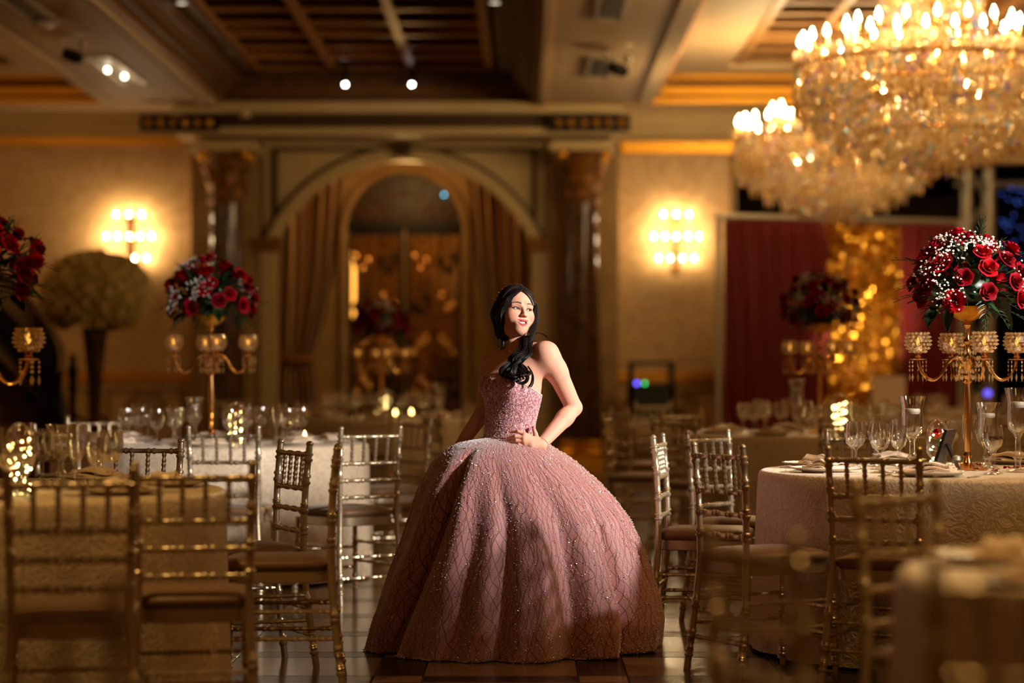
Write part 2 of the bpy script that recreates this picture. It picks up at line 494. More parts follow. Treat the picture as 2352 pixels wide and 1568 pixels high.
for sx in (-1, 1):
    leaf = MB(); a, b = (-hw, -0.01) if sx < 0 else (0.01, hw)
    frame_box(leaf, a, b, 0.05, ztr-0.06, 0.07); leaf.box(a, b, -.04, .04, 0.05, 0.55)
    lo = leaf.build('door_leaf', M['iron'], door, False)
    MB().box(a+.07, b-.07, 0.0, 0.008, 0.55, ztr-.13).build('pane', M['doorglass'], lo, False)
    for q in range(4):
        xx = a+(b-a)*(q+1)/5
        MB().tube([(xx, -.02, .55), (xx, -.02, ztr-.13)], 0.010, 6).build('iron_bar', M['iron'], lo)
    for q, cz in enumerate((0.95, 1.5, 2.05, 2.6)):
        for ss in (-1, 1):
            mb = MB(); c = (a+b)/2
            mb.tube([(p[0], -.03, p[2]) for p in scroll(c+ss*0.17, cz, 0.16, 1.5, ss, q*0.7)], 0.013, 6)
            mb.tube([(p[0], -.03, p[2]) for p in scroll(c+ss*0.13, cz+0.28, 0.11, 1.3, -ss, 1+q)], 0.011, 6)
            for k in range(3): mb.ball((c+ss*(0.1+0.08*k), -.04, cz+0.1*math.sin(k*2+q)), (0.045, 0.015, 0.07), 6, 4)
            mb.build('iron_scroll', M['goldmetal'] if (q+ss) % 3 != 1 else M['iron'], lo)
    MB().tube([(sx*0.06, -.06, 1.0), (sx*0.06, -.1, 1.05), (sx*0.06, -.1, 1.25), (sx*0.06, -.06, 1.3)], 0.014, 8).build('handle', M['goldmetal'], lo)
mb = MB().box(-hw, hw, -.07, .07, ztr-.06, ztr+.05); mb.build('transom', M['iron'], door, False)
fan = MB()
for k in range(20):
    a0, a1 = PI*k/20, PI*(k+1)/20
    zc = max(0, dzs-ztr-.05)
    fan.add([(0,.02,ztr+.05),(hw*math.cos(a0),.02,max(ztr+.05, dzs+hw*math.sin(a0))),(hw*math.cos(a1),.02,max(ztr+.05, dzs+hw*math.sin(a1)))], [(0,1,2)])
fo = fan.build('fanlight', mat('dark_fanlight', srgb(60,36,14), 0.45, vary=(3, srgb(30,18,8), 0.2)), door, False)
mb = MB()
for k in range(1, 8):
    a = PI*k/8
    mb.tube([(0.2*math.cos(a), -.01, dzs+0.2*math.sin(a)), (0.78*math.cos(a), -.01, dzs+0.78*math.sin(a))], 0.011, 6)
for r in (0.2, 0.5, 0.78): mb.tube([(r*math.cos(PI*k/24), -.015, dzs+r*math.sin(PI*k/24)) for k in range(25)], 0.016, 6)
for ss in (-1, 1):
    for q in (0.3, 0.55): mb.tube([(p[0], -.02, p[2]) for p in scroll(ss*q, dzs+0.22, 0.13, 1.5, ss)], 0.014, 6)
mb.build('fanlight_tracery', M['wood'], fo)
cl = thing('indicator_light', 'tiny cyan light in the upper right of the round fanlight', 'light', P(1020, 447, NY-.1))
MB().ball((0, 0, 0), .017, 10, 8).build('lens', emit('cyan_light', (.15, .65, .9), 5), cl)
MB().lathe([(.022, 0), (.022, .08)], 10, 0, Matrix.Rotation(-PI/2, 4, 'X')).build('socket', M['iron'], cl)
# a tall hall lamp seen through the left leaf
hl = thing('wall_lamp', 'tall glowing amber lamp behind the left leaf of the iron door', 'lamp', (P(803, 700, 33.6).x, 33.6, 0))
mb = MB().lathe([(0.02, P(0,735,33.6).z), (0.075, P(0,720,33.6).z), (0.085, P(0,600,33.6).z), (0.02, P(0,570,33.6).z)], 12)
mb.build('lamp_shade', emit('amber_lamp', (1.0, 0.62, 0.2), 9.0), hl)
MB().lathe([(0.16, 0), (0.16, 0.03), (0.03, 0.06), (0.02, 0.8), (0.02, P(0,735,33.6).z)], 12).build('lamp_post', M['oldgold'], hl)
lamp('niche_fill', 'POINT', (AX, 30.5, 3.6), 34, WARM, 0.15)  # added unseen lamp that lifts the curtains out of the dark
lamp('hall_fill', 'POINT', (dcx+0.3, 33.6, 3.4), 80, WARM, 0.2)  # added unseen lamp that brightens the hall behind the door

# ---- curtains in the niche
def curtain(sx):
    t = thing('curtain', 'taupe striped drape tied back on the %s side of the arch' % ('left' if sx < 0 else 'right'), 'curtain', (0, 0, 0))
    Yc = 31.0; s = F/Yc
    nu, nv = 90, 40
    mir = 930.0
    def px(side): return side if sx < 0 else 2*mir-side
    pts = []
    # outer edge / inner edge of the drape at image rows (left drape)
    rows = [360, 430, 520, 620, 720, 800, 825, 850, 900, 1040]
    outr = [636, 636, 636, 636, 638, 642, 646, 640, 634, 628]
    innr = [800, 782, 776, 768, 748, 724, 712, 718, 726, 730]
    for j in range(nv):
        py = rows[0]+(rows[-1]-rows[0])*j/(nv-1)
        o = interp(py, rows, outr); i_ = interp(py, rows, innr)
        for i in range(nu):
            u = i/(nu-1)
            p = P(px(o+(i_-o)*u), py, Yc)
            amp = 0.11*interp(py, [360, 800, 830, 870, 1040], [1, .75, .35, .75, 1])
            p.y += amp*math.sin(u*2*PI*6.5+0.6*math.sin(j*.12))*(0.8+.4*math.sin(u*9))
            pts.append(p)
    mb = MB().grid(pts, nu, nv); mb.m = [1 if (q % (nu-1))//7 % 3 == 0 else 0 for q in range(len(mb.f))]
    mb.build('drape', [M['curtain'], M['curtainlight']], t)
    a = P(px(628), 812, Yc-.1); b = P(px(716), 826, Yc-.18)
    mb = MB(); mb.tube([a, (a+b)/2+Vector((0,-.12,-.05)), b], 0.06, 8)
    mb.build('tieback', M['oldgold'], t)
for sx in (-1, 1): curtain(sx)

# ---- columns with gilded capitals on the back wall
def column(px, side):
    Yc = 29.35; s = F/Yc
    x = (px-VX)/s
    def Z(py): return H+(VY-py)/s
    t = thing('column', 'dark marble column with gilded leafy capital on the %s of the arch' % side, None, (x, Yc, 0)); t['kind'] = 'structure'
    zc0, zc1 = Z(462), Z(340)
    MB().lathe([(0.24, 0.34), (0.225, 1.2), (0.205, 2.4), (0.19, zc0)], 24).build('shaft', M['darkmarble'], t)
    mb = MB().box(-.36, .36, -.36, .36, 0, 0.14); mb.lathe([(0.33, .14), (0.34, .19), (0.30, .23), (0.27, .25), (0.30, .30), (0.25, .34)], 24)
    mb.build('base', M['gold'], t)
    cap = MB().lathe([(0.21, zc0-.03), (0.225, zc0), (0.20, zc0+.03), (0.21, zc0+.3), (0.27, zc0+.5), (0.33, zc1-.06)], 20).build('capital', M['oldgold'], t)
    for ring, (zz, rr, n, hh) in enumerate(((zc0+.05, .21, 8, .22), (zc0+.22, .22, 8, .26))):
        for k in range(n):
            a = 2*PI*(k+.5*ring)/n
            mb = MB(); pts = []
            for j in range(5):
                v = j/4
                for u in (-1, 0, 1):
                    r = rr+0.02+0.11*v**2.2*(1-.25*abs(u)); ww = 0.075*(1-.75*v**2)
                    pts.append((r, u*ww, zz+hh*(v-.25*v**3)+(0.012 if u == 0 else 0)))
            mb.grid(pts, 3, 5); mb.v = [tuple(rotz(a) @ Vector(p)) for p in mb.v]
            mb.build('acanthus_leaf', M['oldgold'], cap)
    for k in range(4):
        a = PI/4+k*PI/2
        MB().ball((0.36*math.cos(a), 0.36*math.sin(a), zc1-.1), 0.075, 8, 6).build('volute', M['gold'], cap)
    MB().box(-.4, .4, -.4, .4, zc1-.06, zc1+.02).box(-.37, .37, -.37, .37, zc1+.02, zc1+.06).build('abacus', M['plaster'], t, False)
column(520, 'left'); column(1338, 'right')
# pilaster strips behind the columns and at the stage corner
pb = MB()
for a, b in ((442, 600), (1256, 1420)):
    pb.box(WX(a), WX(b), WY-.12, WY-.001, 0, 4.05)
pb.box(WX(1676), STG, WY-.12, WY+.3, 0, 4.0)
struct('trim_2', pb, M['stone'])
# ---- entablature over the arch and side cornices
eb = MB()
eb.box(WX(430), WX(1425), 28.75, 29.95, 4.24, ZS+.02)
eb.box(WX(430), WX(1425), 28.85, 29.95, 3.985, 4.075)
struct('trim_3', eb, M['plaster'])
struct('trim_4', MB().box(WX(445), WX(1410), 28.95, 29.9, 4.075, 4.24), M['darkline'])
for a, b, n in ((-200, 430, 5), (1425, 2700, 6)):
    mb = MB(); mb.box(WX(a), WX(b), WY-.35, WY-.0, 4.14, ZS); mb.box(WX(a), WX(b), WY-.25, WY, 4.05, 4.14)
    struct('trim_%d' % n, mb, M['plaster'])
    z0 = 3.96 if n == 5 else 3.86
    struct('trim_%d' % (n+2), MB().box(WX(a), WX(b), WY-.22, WY-.0, z0, z0+.13), M['gold'])
# gilded carved friezes where the soffits land
for a, b, nm in ((326, 496, 'left'), (1270, 1442, 'right')):
    fr = thing('carved_frieze', 'gilded carved scroll frieze above the %s column' % nm, None, (0, 0, 0)); fr['kind'] = 'structure'
    n = 6
    pa, pb_ = P(a, 282, 28.7), P(b, 282, 28.7)
    for k in range(n):
        p = pa.lerp(pb_, (k+.5)/n)
        mb = MB(); mb.ball((p.x, p.y, p.z), (0.032, 0.05, 0.06 if k % 2 else 0.04), 8, 6)
        for q in range(3): mb.ball((p.x+0.04*math.cos(q*2.1+k), p.y-.02, p.z+0.045*math.sin(q*2.1+k)), 0.02, 6, 5)
        mb.build('carved_boss', M['gold'], fr)
    MB().box(pa.x-.03, pb_.x+.03, 28.72, 28.76, pa.z-.1, pb_.z+.1).build('frieze_back', M['iron'], fr, False)
# ---- wainscot: chair rail, panels, medallions
for a, b, nm in ((-200, 442, 'left'), (1420, 1690, 'right')):
    mb = MB(); z = WZ(862)
    mb.box(WX(a), WX(b), WY-.09, WY, z-.05, z+.045)
    mb.box(WX(a), WX(b), WY-.06, WY, z-.09, z-.05)
    struct('trim_%s' % nm, mb, M['gold'])
    mb = MB().box(WX(a), WX(b), WY-.06, WY-.001, 0, 0.22); struct('baseboard_%s' % nm, mb, M['stone'])
    n = 3 if nm == 'left' else 1
    for k in range(n):
        x0 = WX(a)+(WX(b)-WX(a))*(k+.08)/n; x1 = WX(a)+(WX(b)-WX(a))*(k+.92)/n
        mb = MB()
        for q in ((x0, x1, z-.2, z-.16), (x0, x1, .3, .34), (x0, x0+.04, .34, z-.2), (x1-.04, x1, .34, z-.2)): mb.box(q[0], q[1], WY-.05, WY-.001, q[2], q[3])
        xc = (x0+x1)/2
        mb.tube([(xc+.22*math.cos(2*PI*i/24), WY-.04, .72+.2*math.sin(2*PI*i/24)) for i in range(24)], 0.025, 6, closed=True)
        mb.ball((xc, WY-.02, .72), (.13, .05, .12), 10, 8)
        mb.build('wainscot_panel', M['stone'], wall_back)

# ================================================================== CEILING
cb = MB()
for a, b in ((-9.2, -8.3), (-4.88, -3.72), (0.19, 1.356), (4.6, 9.0)):
    cb.box(a, b, YB, 28.8, ZS, 5.2)
cb.box(XL, WX(430), 28.8, 30.2, ZS, 5.2); cb.box(WX(430), WX(1425), 29.2, 30.2, ZS, 5.2); cb.box(WX(1425), XR, 28.8, 36, ZS, 5.2)
cb.box(-8.3, -4.88, YB, 28.8, 4.9, 5.2); cb.box(1.356, 4.6, YB, 28.8, 5.05, 5.2); cb.box(-3.72, 0.19, YB, 29.2, 5.1, 5.2)
ceiling = struct('ceiling', cb, M['ceil'])
# pale mouldings along the soffit edges
for a, b in ((-4.97, -4.84), (-3.86, -3.78), (-3.76, -3.68), (0.15, 0.22), (1.31, 1.47), (4.53, 4.66)):
    MB().box(a, b, YB, 28.8, ZS-.035, ZS+.06).build('soffit_moulding', M['ceil'], ceiling, False)
# side coffers: pale plate, gilded crown
def crown(x0, x1, yf, mts, steps):
    for (ins, z0, z1, m) in steps:
        mb = MB()
        mb.box(x0, x1, yf-ins, yf, z0, z1)
        mb.box(x0, x0+ins, YB, yf-ins, z0, z1); mb.box(x1-ins, x1, YB, yf-ins, z0, z1)
        mb.build('crown_moulding', M[m], ceiling, False)
for x0, x1 in ((-8.3, -4.88), (1.356, 4.6)):
    crown(x0, x1, 28.8, None, [(0.10, 4.35, 4.41, 'gold'), (0.18, 4.41, 4.445, 'oldgold'), (0.22, 4.445, 4.52, 'gold'), (0.14, 4.52, 4.62, 'oldgold'), (0.32, 4.62, 4.66, 'gold'), (0.95, 4.66, 4.72, 'ceil')])
# inner framed field of the side coffers, with its own stepped panels
def coffer_mesh(sx, sy, mats_, z0=0.0, d=0.2):
    mb = MB(); ins = 0.0
    lv = [(0.0, 0.0), (0.0, .05), (.07, .06), (.07, .12), (.14, .13), (.14, .18), (.2, .2)]
    rings = []
    for i_, zz in lv:
        rings.append([(i_, i_, zz), (sx-i_, i_, zz), (sx-i_, sy-i_, zz), (i_, sy-i_, zz)])
    v = [p for r in rings for p in r]; f = []
    for i in range(len(rings)-1):
        for k in range(4):
            k2 = (k+1) % 4
            f.append((i*4+k, (i+1)*4+k, (i+1)*4+k2, i*4+k2))
    f.append(tuple((len(rings)-1)*4+k for k in (3, 2, 1, 0)))
    mb.add(v, f); return mb
def coffers(xs, y_far, n, pitch, z, m, rib):
    sx = xs[1]-xs[0]-.1
    me = coffer_mesh(sx, pitch-.1, m).mesh('coffer_panel', M[m], False)
    for j in range(n):
        y1 = y_far-j*pitch
        for i in range(len(xs)-1): put('coffer_panel', me, ceiling, (xs[i]+.05, y1-pitch+.05, z))
        MB().box(xs[0], xs[-1], y1-.05, y1+.05, z-.03, z+.22).build('ceiling_rib', M[rib], ceiling, False)
    for x in xs: MB().box(x-.05, x+.05, y_far-n*pitch, y_far, z-.04, z+.22).build('ceiling_rib', M[rib], ceiling, False)
coffers([2.43, 3.08, 3.73], 28.2, 15, 0.70, 4.74, 'ceil', 'woodlight')
MB().box(1.9, 2.38, YB, 28.8, 4.72, 5.0).box(3.78, 4.6, YB, 28.8, 4.72, 5.0).build('coffer_plate', M['ceil'], ceiling, False)
MB().box(-8.3, -4.88, YB, 28.8, 4.78, 4.9).build('coffer_plate', M['ceil'], ceiling, False)
for x in (-5.75, -7.4): MB().box(x-.06, x+.06, YB, 28.3, 4.70, 4.78).build('ceiling_rib', M['woodlight'], ceiling, False)
# the dark wooden centre coffer
crown(-3.72, 0.19, 29.2, None, [(0.12, 4.36, 4.43, 'oldgold'), (0.2, 4.43, 4.50, 'wood'), (0.26, 4.50, 4.55, 'oldgold'), (0.34, 4.55, 4.68, 'wood'), (0.52, 4.68, 4.76, 'wood')])
M['coffer'] = mat('walnut_coffer', srgb(150,96,44), 0.4, vary=(7, srgb(120,74,32), 0.25))
M['rib'] = mat('walnut_rib', srgb(188,124,58), 0.4)
coffers([-3.20, -2.28, -1.36, -0.44], 28.5, 10, 0.925, 4.76, 'coffer', 'rib')
# ---- ceiling fixtures
def can(px, py, z, on, lab):
    Y = F*(z-H)/(VY-py); p = P(px, py, Y)
    t = thing('recessed_light', lab, 'ceiling light', (p.x, p.y, z), 0, 'small recessed lights in the ceiling')
    MB().lathe([(0.075, 0), (0.085, -.006), (0.06, -.012), (0.055, 0)], 16).build('trim_ring', M['steel'], t)
    MB().lathe([(0.001, -.004), (0.055, -.004)], 16, cap=False).build('lens', emit('lit_lens', (1, .85, .6), 2.5) if on else M['china'], t)
for px, py, z, on, lab in ((418, 6, 4.68, 1, 'small recessed light at the left of the dark coffered ceiling, at the picture top'), (1137, 5, 4.68, 1, 'small recessed light at the right of the dark coffered ceiling, at the picture top'),
                  (530, 121, 4.68, 0, 'unlit recessed light left of the dark coffers'), (1150, 118, 4.68, 0, 'unlit recessed light right of the dark coffers'),
                  (742, 317, 3.985, 0, 'unlit recessed light under the beam left of the keystone'), (1105, 317, 3.985, 0, 'unlit recessed light under the beam right of the keystone')):
    can(px, py, z, on, lab)
for px, lab in ((793, 'left of the two lit spotlights at the edge of the dark ceiling coffer'), (946, 'right of the two lit spotlights at the edge of the dark ceiling coffer')):
    Yp = 28.3; p = P(px, 200, Yp)
    t = thing('spotlight', lab, 'spotlight', (p.x, p.y, p.z))
    MB().lathe([(0.03, .04), (0.05, .06), (0.05, .2), (0.02, .22), (0.02, 4.74-p.z)], 14).build('housing', M['black'], t)
    MB().ball((0, -.01, 0.03), 0.016, 12, 8).build('bulb', emit('spot_bulb', (1, 0.95, 0.82), 40), t)
def vent(px, py, lit, lab):
    Y = F*(ZS-H)/(VY-py); p = P(px, py, Y)
    t = thing('ceiling_slot_light' if lit else 'ceiling_vent', lab, 'light' if lit else 'vent', (p.x, p.y, ZS))
    L = 1.1 if lit else 0.8
    for xx in (-.14, .10): MB().box(xx, xx+.04, -L, L, -.03, 0).build('slot_rail', M['steel'], t, False)
    MB().box(-.10, .10, -L, L, -.012, -.002).build('slot_opening', M['black'], t, False)
    for e in (-L-.04, L): MB().box(-.14, .14, e, e+.04, -.03, 0).build('slot_end', M['steel'], t, False)
    if lit:
        for xx, yy in ((-.04, -.3), (.045, .25)):
            MB().ball((xx, yy, -.05), (.022, .05, .022), 10, 6).build('bulb', emit('slot_bulb', (1, 0.86, 0.62), 14), t)
vent(267, 158, True, 'lit slot fixture with two bright bulbs in the left ceiling soffit')
vent(60, 14, False, 'dark ceiling slot at the top left corner')
vent(1405, 8, False, 'dark ceiling slot at the top of the right soffit')
vent(1378, 152, False, 'short dark ceiling slot in the right soffit behind the hanging disc')
def disc_lamp(px, py, lab):
    Y = F*(ZS-H)/(VY-py); p = P(px, py, Y)
    t = thing('track_spot', lab, 'spotlight', (p.x, p.y, ZS))
    MB().lathe([(0.001, 0), (.26, 0), (.26, -.02), (.05, -.06), (.001, -.06)], 24, cap=False).build('mount_plate', M['ceil'], t)
    MB().lathe([(.015, -.06), (.015, -.16)], 8).build('stem', M['steel'], t)
    mb = MB(); mb.lathe([(.05, 0), (.06, .02), (.06, .16), (.03, .2)], 12, 0, trans(0.02, 0, -.2) @ Matrix.Rotation(1.9, 4, 'Y')); mb.build('lamp_head', M['black'], t)
    MB().ball((.2, 0, -.13), .04, 8, 6).build('joint', M['steel'], t)
disc_lamp(140, 72, 'black spotlight under a pale plate on the left soffit')
disc_lamp(1393, 105, 'black spotlight under a pale disc on the right soffit')
sd = thing('smoke_detector', 'round white detector beside the dark slot at top left', 'detector', (*P(98, 48, F*(ZS-H)/(VY-48)).xy, ZS))
MB().lathe([(.13, 0), (.13, -.03), (.1, -.06), (.001, -.07)], 20).build('cover', M['china'], sd)
MB().lathe([(.15, 0), (.15, -.012), (.13, -.012)], 20).build('base_ring', M['steel'], sd)
cm = thing('dome_camera', 'small dark dome camera on the beam above the left column', 'camera', P(563, 268, 28.7))
MB().lathe([(.07, .06), (.07, .0), (.06, -.01)], 16).build('housing', M['ceil'], cm)
MB().lathe([(.055, -.01), (.05, -.05), (.03, -.075), (.001, -.085)], 16, cap=False).build('dome', M['black'], cm)

# ---- stage opening at the right: dark recess, truss, star curtain
sb = MB()
sb.box(STG-.2, STG, WY+.3, 35.8, 0, 4.35); sb.box(STG-.2, XR, 35.8, 36, 0, 4.35)
struct('wall_stage', sb, mat('dark_stage_wall', srgb(74,46,26), 0.7, vary=(1.5, srgb(44,28,16), 0.2)))
struct('trim_stage', MB().box(STG, XR, WY+.2, 35.8, 0, 0.55), mat('stage_riser', srgb(70,44,24), 0.5))
tr = thing('lighting_truss', 'pale aluminium lighting truss tower on the stage beside the red backdrop', 'truss', (0, 0, 0))
Yt = 30.6
def PT(px, py): return P(px, py, Yt)
for px in (2224, 2275):
    a = PT(px, 800)
    for dy in (0, .3): MB().tube([(a.x, Yt+dy, .55), (a.x, Yt+dy, 4.2)], 0.055, 10).build('truss_tube', M['steel'], tr)
for k in range(9):
    z0 = 0.7+k*.38
    for dy in (0, .3):
        a, b = PT(2224, 0).x, PT(2275, 0).x
        if k % 2: a, b = b, a
        MB().tube([(a, Yt+dy, z0), (b, Yt+dy, z0+.36)], 0.018, 6).build('truss_brace', M['steel'], tr)
a = PT(2190, 372); b = PT(2420, 372)
for dz in (0, -.28): MB().tube([(a.x, Yt, a.z+dz), (b.x, Yt, b.z+dz)], 0.04, 8).build('truss_tube', M['steel'], tr)
M['starcloth'] = mat('dark_blue_cloth', srgb(16,18,40), 0.7)
st = thing('star_curtain', 'dark blue star curtain with small blue lights at the right edge', 'curtain', (0, 0, 0))
Yq = 32.5; pts = []
for j in range(2):
    for i in range(60):
        p = P(2290+i*5, (400, 940)[j], Yq); p.y += .08*math.sin(i*1.1); pts.append(p)
MB().grid(pts, 60, 2).build('cloth', M['starcloth'], st)
M['bluelight'] = emit('blue_light', (0.10, 0.22, 1.0), 1.3)
mb = MB()
for k in range(90):
    p = P(random.uniform(2300, 2580), random.uniform(410, 640), Yq-.12); mb.ball(p, 0.011, 6, 4)
tag(mb.build('star_light', M['bluelight'], st), kind='stuff')
# ================================================================== LIGHTS THE PHOTO SHOWS
bulb_mb = MB().lathe([(.008, 0), (.024, .025), (.026, .045), (.016, .075), (.004, .105), (.0005, .112)], 10)
bulb_me = bulb_mb.mesh('bulb', M['bulb'])
M['ivorysleeve'] = mat('ivory_sleeve', srgb(230,200,140), 0.5)
sleeve_me = MB().lathe([(.016, -.12), (.016, 0)], 8).mesh('candle_sleeve', M['goldmetal'])
# ---- the two tiered crystal chandeliers
def chandelier(loc, lab):
    t = thing('chandelier', lab, 'chandelier', loc, 0, None)
    fr = MB()
    fr.tube([(0, 0, .0), (0, 0, 2.05)], 0.03, 10); fr.lathe([(.001, 2.05), (.16, 2.05), (.16, 1.98), (.05, 1.93)], 20)
    for r, z in ((1.04, .80), (.80, .86), (.62, 1.05), (.38, 1.36), (.38, 1.75), (.85, .50), (.55, .30)):
        fr.tube([(r*math.cos(2*PI*k/48), r*math.sin(2*PI*k/48), z) for k in range(48)], 0.012, 6, closed=True)
    for k in range(12):
        a = 2*PI*k/12
        fr.tube([(0, 0, .75), (.5*math.cos(a), .5*math.sin(a), .62), (1.02*math.cos(a), 1.02*math.sin(a), .80)], 0.012, 6)
    fr.build('frame', M['goldmetal'], t)
    rb = []
    for k in range(30): rb.append((1.0, 2*PI*(k+.5)/30, .97))
    for k in range(18): rb.append((.66, 2*PI*(k+.2)/18, 1.10))
    for k in range(12): rb.append((.36, 2*PI*k/12, 1.40))
    for k in range(4): rb.append((.45, 2*PI*(k+.3)/4, .58))  # inner bulbs added to make the drops glow from within
    for r, a, z in rb:
        b = put('bulb', bulb_me, t, (r*math.cos(a), r*math.sin(a), z)); b.scale = (.8, .8, .8)
        put('candle_sleeve', sleeve_me, b)
    cr = MB(); rr = random.Random(3)
    def strand(r, a, z1, z0, size):
        z = z1
        while z > z0:
            rad = r+rr.uniform(-.015, .015); aa = a+rr.uniform(-.01, .01)
            s_ = size*rr.uniform(.7, 1.5)
            R = Matrix.Rotation(rr.uniform(-.4, .4), 4, 'X') @ Matrix.Rotation(rr.uniform(0, 3), 4, 'Z')
            cr.octa((rad*math.cos(aa), rad*math.sin(aa), z), s_*.75, s_*1.35, 0 if rr.random() < .5 else rr.choice((1, 2, 3, 3, 3, 3, 3, 3, 3, 3, 4, 4, 4, 0, 0)), R)
            z -= s_*2.5
    for r, n, z1, z0 in ((1.04, 190, .88, .44), (.97, 150, .88, .36), (.88, 130, .80, .26), (.72, 110, .62, .16), (.54, 90, .48, .08), (.36, 60, .40, .02), (.18, 30, .34, -.03), (.05, 8, .3, -.06),
                         (.64, 50, 1.04, .80), (.38, 46, 1.78, 1.10), (.28, 30, 1.74, 1.2), (.2, 16, 1.9, 1.4)):
        for k in range(n):
            a = 2*PI*(k+rr.uniform(-.25, .25))/n
            strand(r, a, z1, z0+rr.uniform(-.03, .02), .0195)
    o = cr.build('crystal_drops', [M['crystal'], M['crystalblue'], M['crystalviolet'], M['crystalglint'], M['crystaldim']], t, smooth=False)
    o['kind'] = 'stuff'
    return t
M['crystalblue'] = crystal('blue_glint_crystal', (0.45, 0.75, 1.0, 1), 0.5)  # coloured glints put into the tint of single drops
M['crystalviolet'] = crystal('violet_glint_crystal', (0.7, 0.5, 1.0, 1), 0.5)
M['crystalglint'] = crystal('painted_glint_crystal', (1.0, 0.92, 0.76, 1), 0.75); M['crystaldim'] = crystal('painted_dim_crystal', (0.95, 0.70, 0.36, 1), 0.2)  # sparkle put into colour: lighter and darker copies of one crystal
zc = 2.70
ch = chandelier((3.10, 18.5, zc), 'large tiered crystal chandelier cut by the right edge, nearer of the two')
dup(ch, (3.20, 25.1, zc+.06), 0.4, 'crystal chandelier hanging behind and below the larger one')

# ---- crystal wall sconces
bs_me = bulb_mb.mesh('bulb', M['bulbsconce'])
def sconce(px, lab):
    Yw = 29.98; s = F/Yw
    x = (px-VX)/s
    t = thing('wall_sconce', lab, 'wall lamp', (x, Yw, 0))
    def Z(py): return H+(VY-py)/s
    MB().box(-.05, .05, -.03, 0, Z(622), Z(500)).build('back_plate', M['goldmetal'], t, False)
    for py, xs in ((492, (-.16, 0, .16)), (542, (-.28, -.14, 0, .14, .28)), (592, (-.22, -.075, .075, .22))):
        z = Z(py)
        MB().tube([(xs[0], -.13, z-.05), (xs[-1], -.13, z-.05)], .011, 6).tube([(0, 0, z-.05), (0, -.13, z-.05)], .012, 6).build('arm', M['goldmetal'], t)
        for xx in xs:
            b = put('bulb', bs_me, t, (xx, -.14, z-.035)); b.scale = (.45, .45, .5)
            MB().lathe([(.03, 0), (.03, .012), (.012, .015)], 10).build('drip_cup', M['goldmetal'], b)
            mb = MB()
            for q in range(3): mb.octa((xx, -.15, z-.09-.055*q), .012, .024)
            mb.build('crystal_pendant', M['crystal'], t, smooth=False)
    return t
sconce(300, 'three-tier crystal wall sconce glowing on the left wall section')
sconce(1552, 'three-tier crystal wall sconce glowing right of the right column')

# ================================================================== BACKDROP, STAIR, EQUIPMENT
bd = thing('photo_backdrop', 'red pleated backdrop with gold sequin strip on a pale pole frame', 'backdrop', (0, 0, 0))
A = P(1650, 498, 27.0); B = P(2203, 512, 28.1); A.z = B.z = 2.89
d = (B-A); L = d.length; ux = d.normalized(); un = Vector((ux.y, -ux.x, 0))
def BP(u, z, o=0): return Vector((A.x, A.y, 0))+ux*(u*L)+un*o+Vector((0, 0, z))
MB().tube([BP(0, 0), BP(0, 2.9)], .035, 10).build('upright', M['steel'], bd)
MB().tube([BP(1, 0), BP(1, 2.9)], .035, 10).build('upright', M['steel'], bd)
MB().tube([BP(-.01, 2.9), BP(1.01, 2.9)], .035, 10).build('crossbar', M['steel'], bd)
for u in (0, 1):
    MB().box(-.25, .25, -.25, .25, 0, .03, 0, trans(*BP(u, 0))).build('base_plate', M['black'], bd, False)
def drape(u0, u1, npl, m, o, nm, z0=.1):
    nu = npl*8; pts = []
    for j in range(6):
        z = 2.86+(z0-2.86)*j/5
        for i in range(nu):
            u = i/(nu-1); pts.append(BP(u0+(u1-u0)*u, z, o+.035*math.sin(u*npl*2*PI)+.012*math.sin(u*31+j)))
    return MB().grid(pts, nu, 6).build(nm, M[m], bd)
drape(.015, .225, 8, 'redcloth', .05, 'red_panel'); drape(.225, .44, 8, 'redcloth', .06, 'red_panel'); drape(.74, .985, 8, 'redcloth', .05, 'red_panel')
up = thing('sequin_fill', 'small black fill lamp added to light the gold sequin strip', 'light', (*P(1990, 900, 25.6).xy, 0))  # added lamp body, source for the sequin glints
MB().lathe([(.001, 0), (.09, 0), (.09, .03), (.03, .05), (.03, .12), (.07, .13), (.08, .26), (.06, .28)], 16).build('housing', M['black'], up)
MB().lathe([(.001, .262), (.06, .262)], 16, cap=False).build('lens', emit('sequin_fill_lens', (1, .7, .35), 4), up)
lamp('sequin_fill_beam', 'SPOT', (*P(1990, 900, 25.6).xy, .32), 700, (1, .72, .4), .03, BP(.59, 1.75), 34, .8)  # added beam that makes the sequins glint
gp = drape(.43, .75, 3, 'goldcloth', .0, 'sequin_panel')
sq = MB(); rr = random.Random(5)
for k in range(2600):
    u, z = rr.uniform(.435, .745), rr.uniform(.3, 2.82)
    c = BP(u, z, .035+.035*math.sin((u-.43)/.32*3*2*PI))
    R = Matrix.Rotation(face_rot(-un), 4, 'Z') @ Matrix.Rotation(rr.gauss(0, .5), 4, 'X') @ Matrix.Rotation(rr.gauss(0, .5), 4, 'Z')
    v = [(.030*math.cos(2*PI*i/6), 0, .030*math.sin(2*PI*i/6)) for i in range(6)]
    sq.add(v, [tuple(range(6))], 0, Matrix.Translation(c) @ R)
tag(sq.build('sequins', M['sequin'], gp, False), kind='stuff')
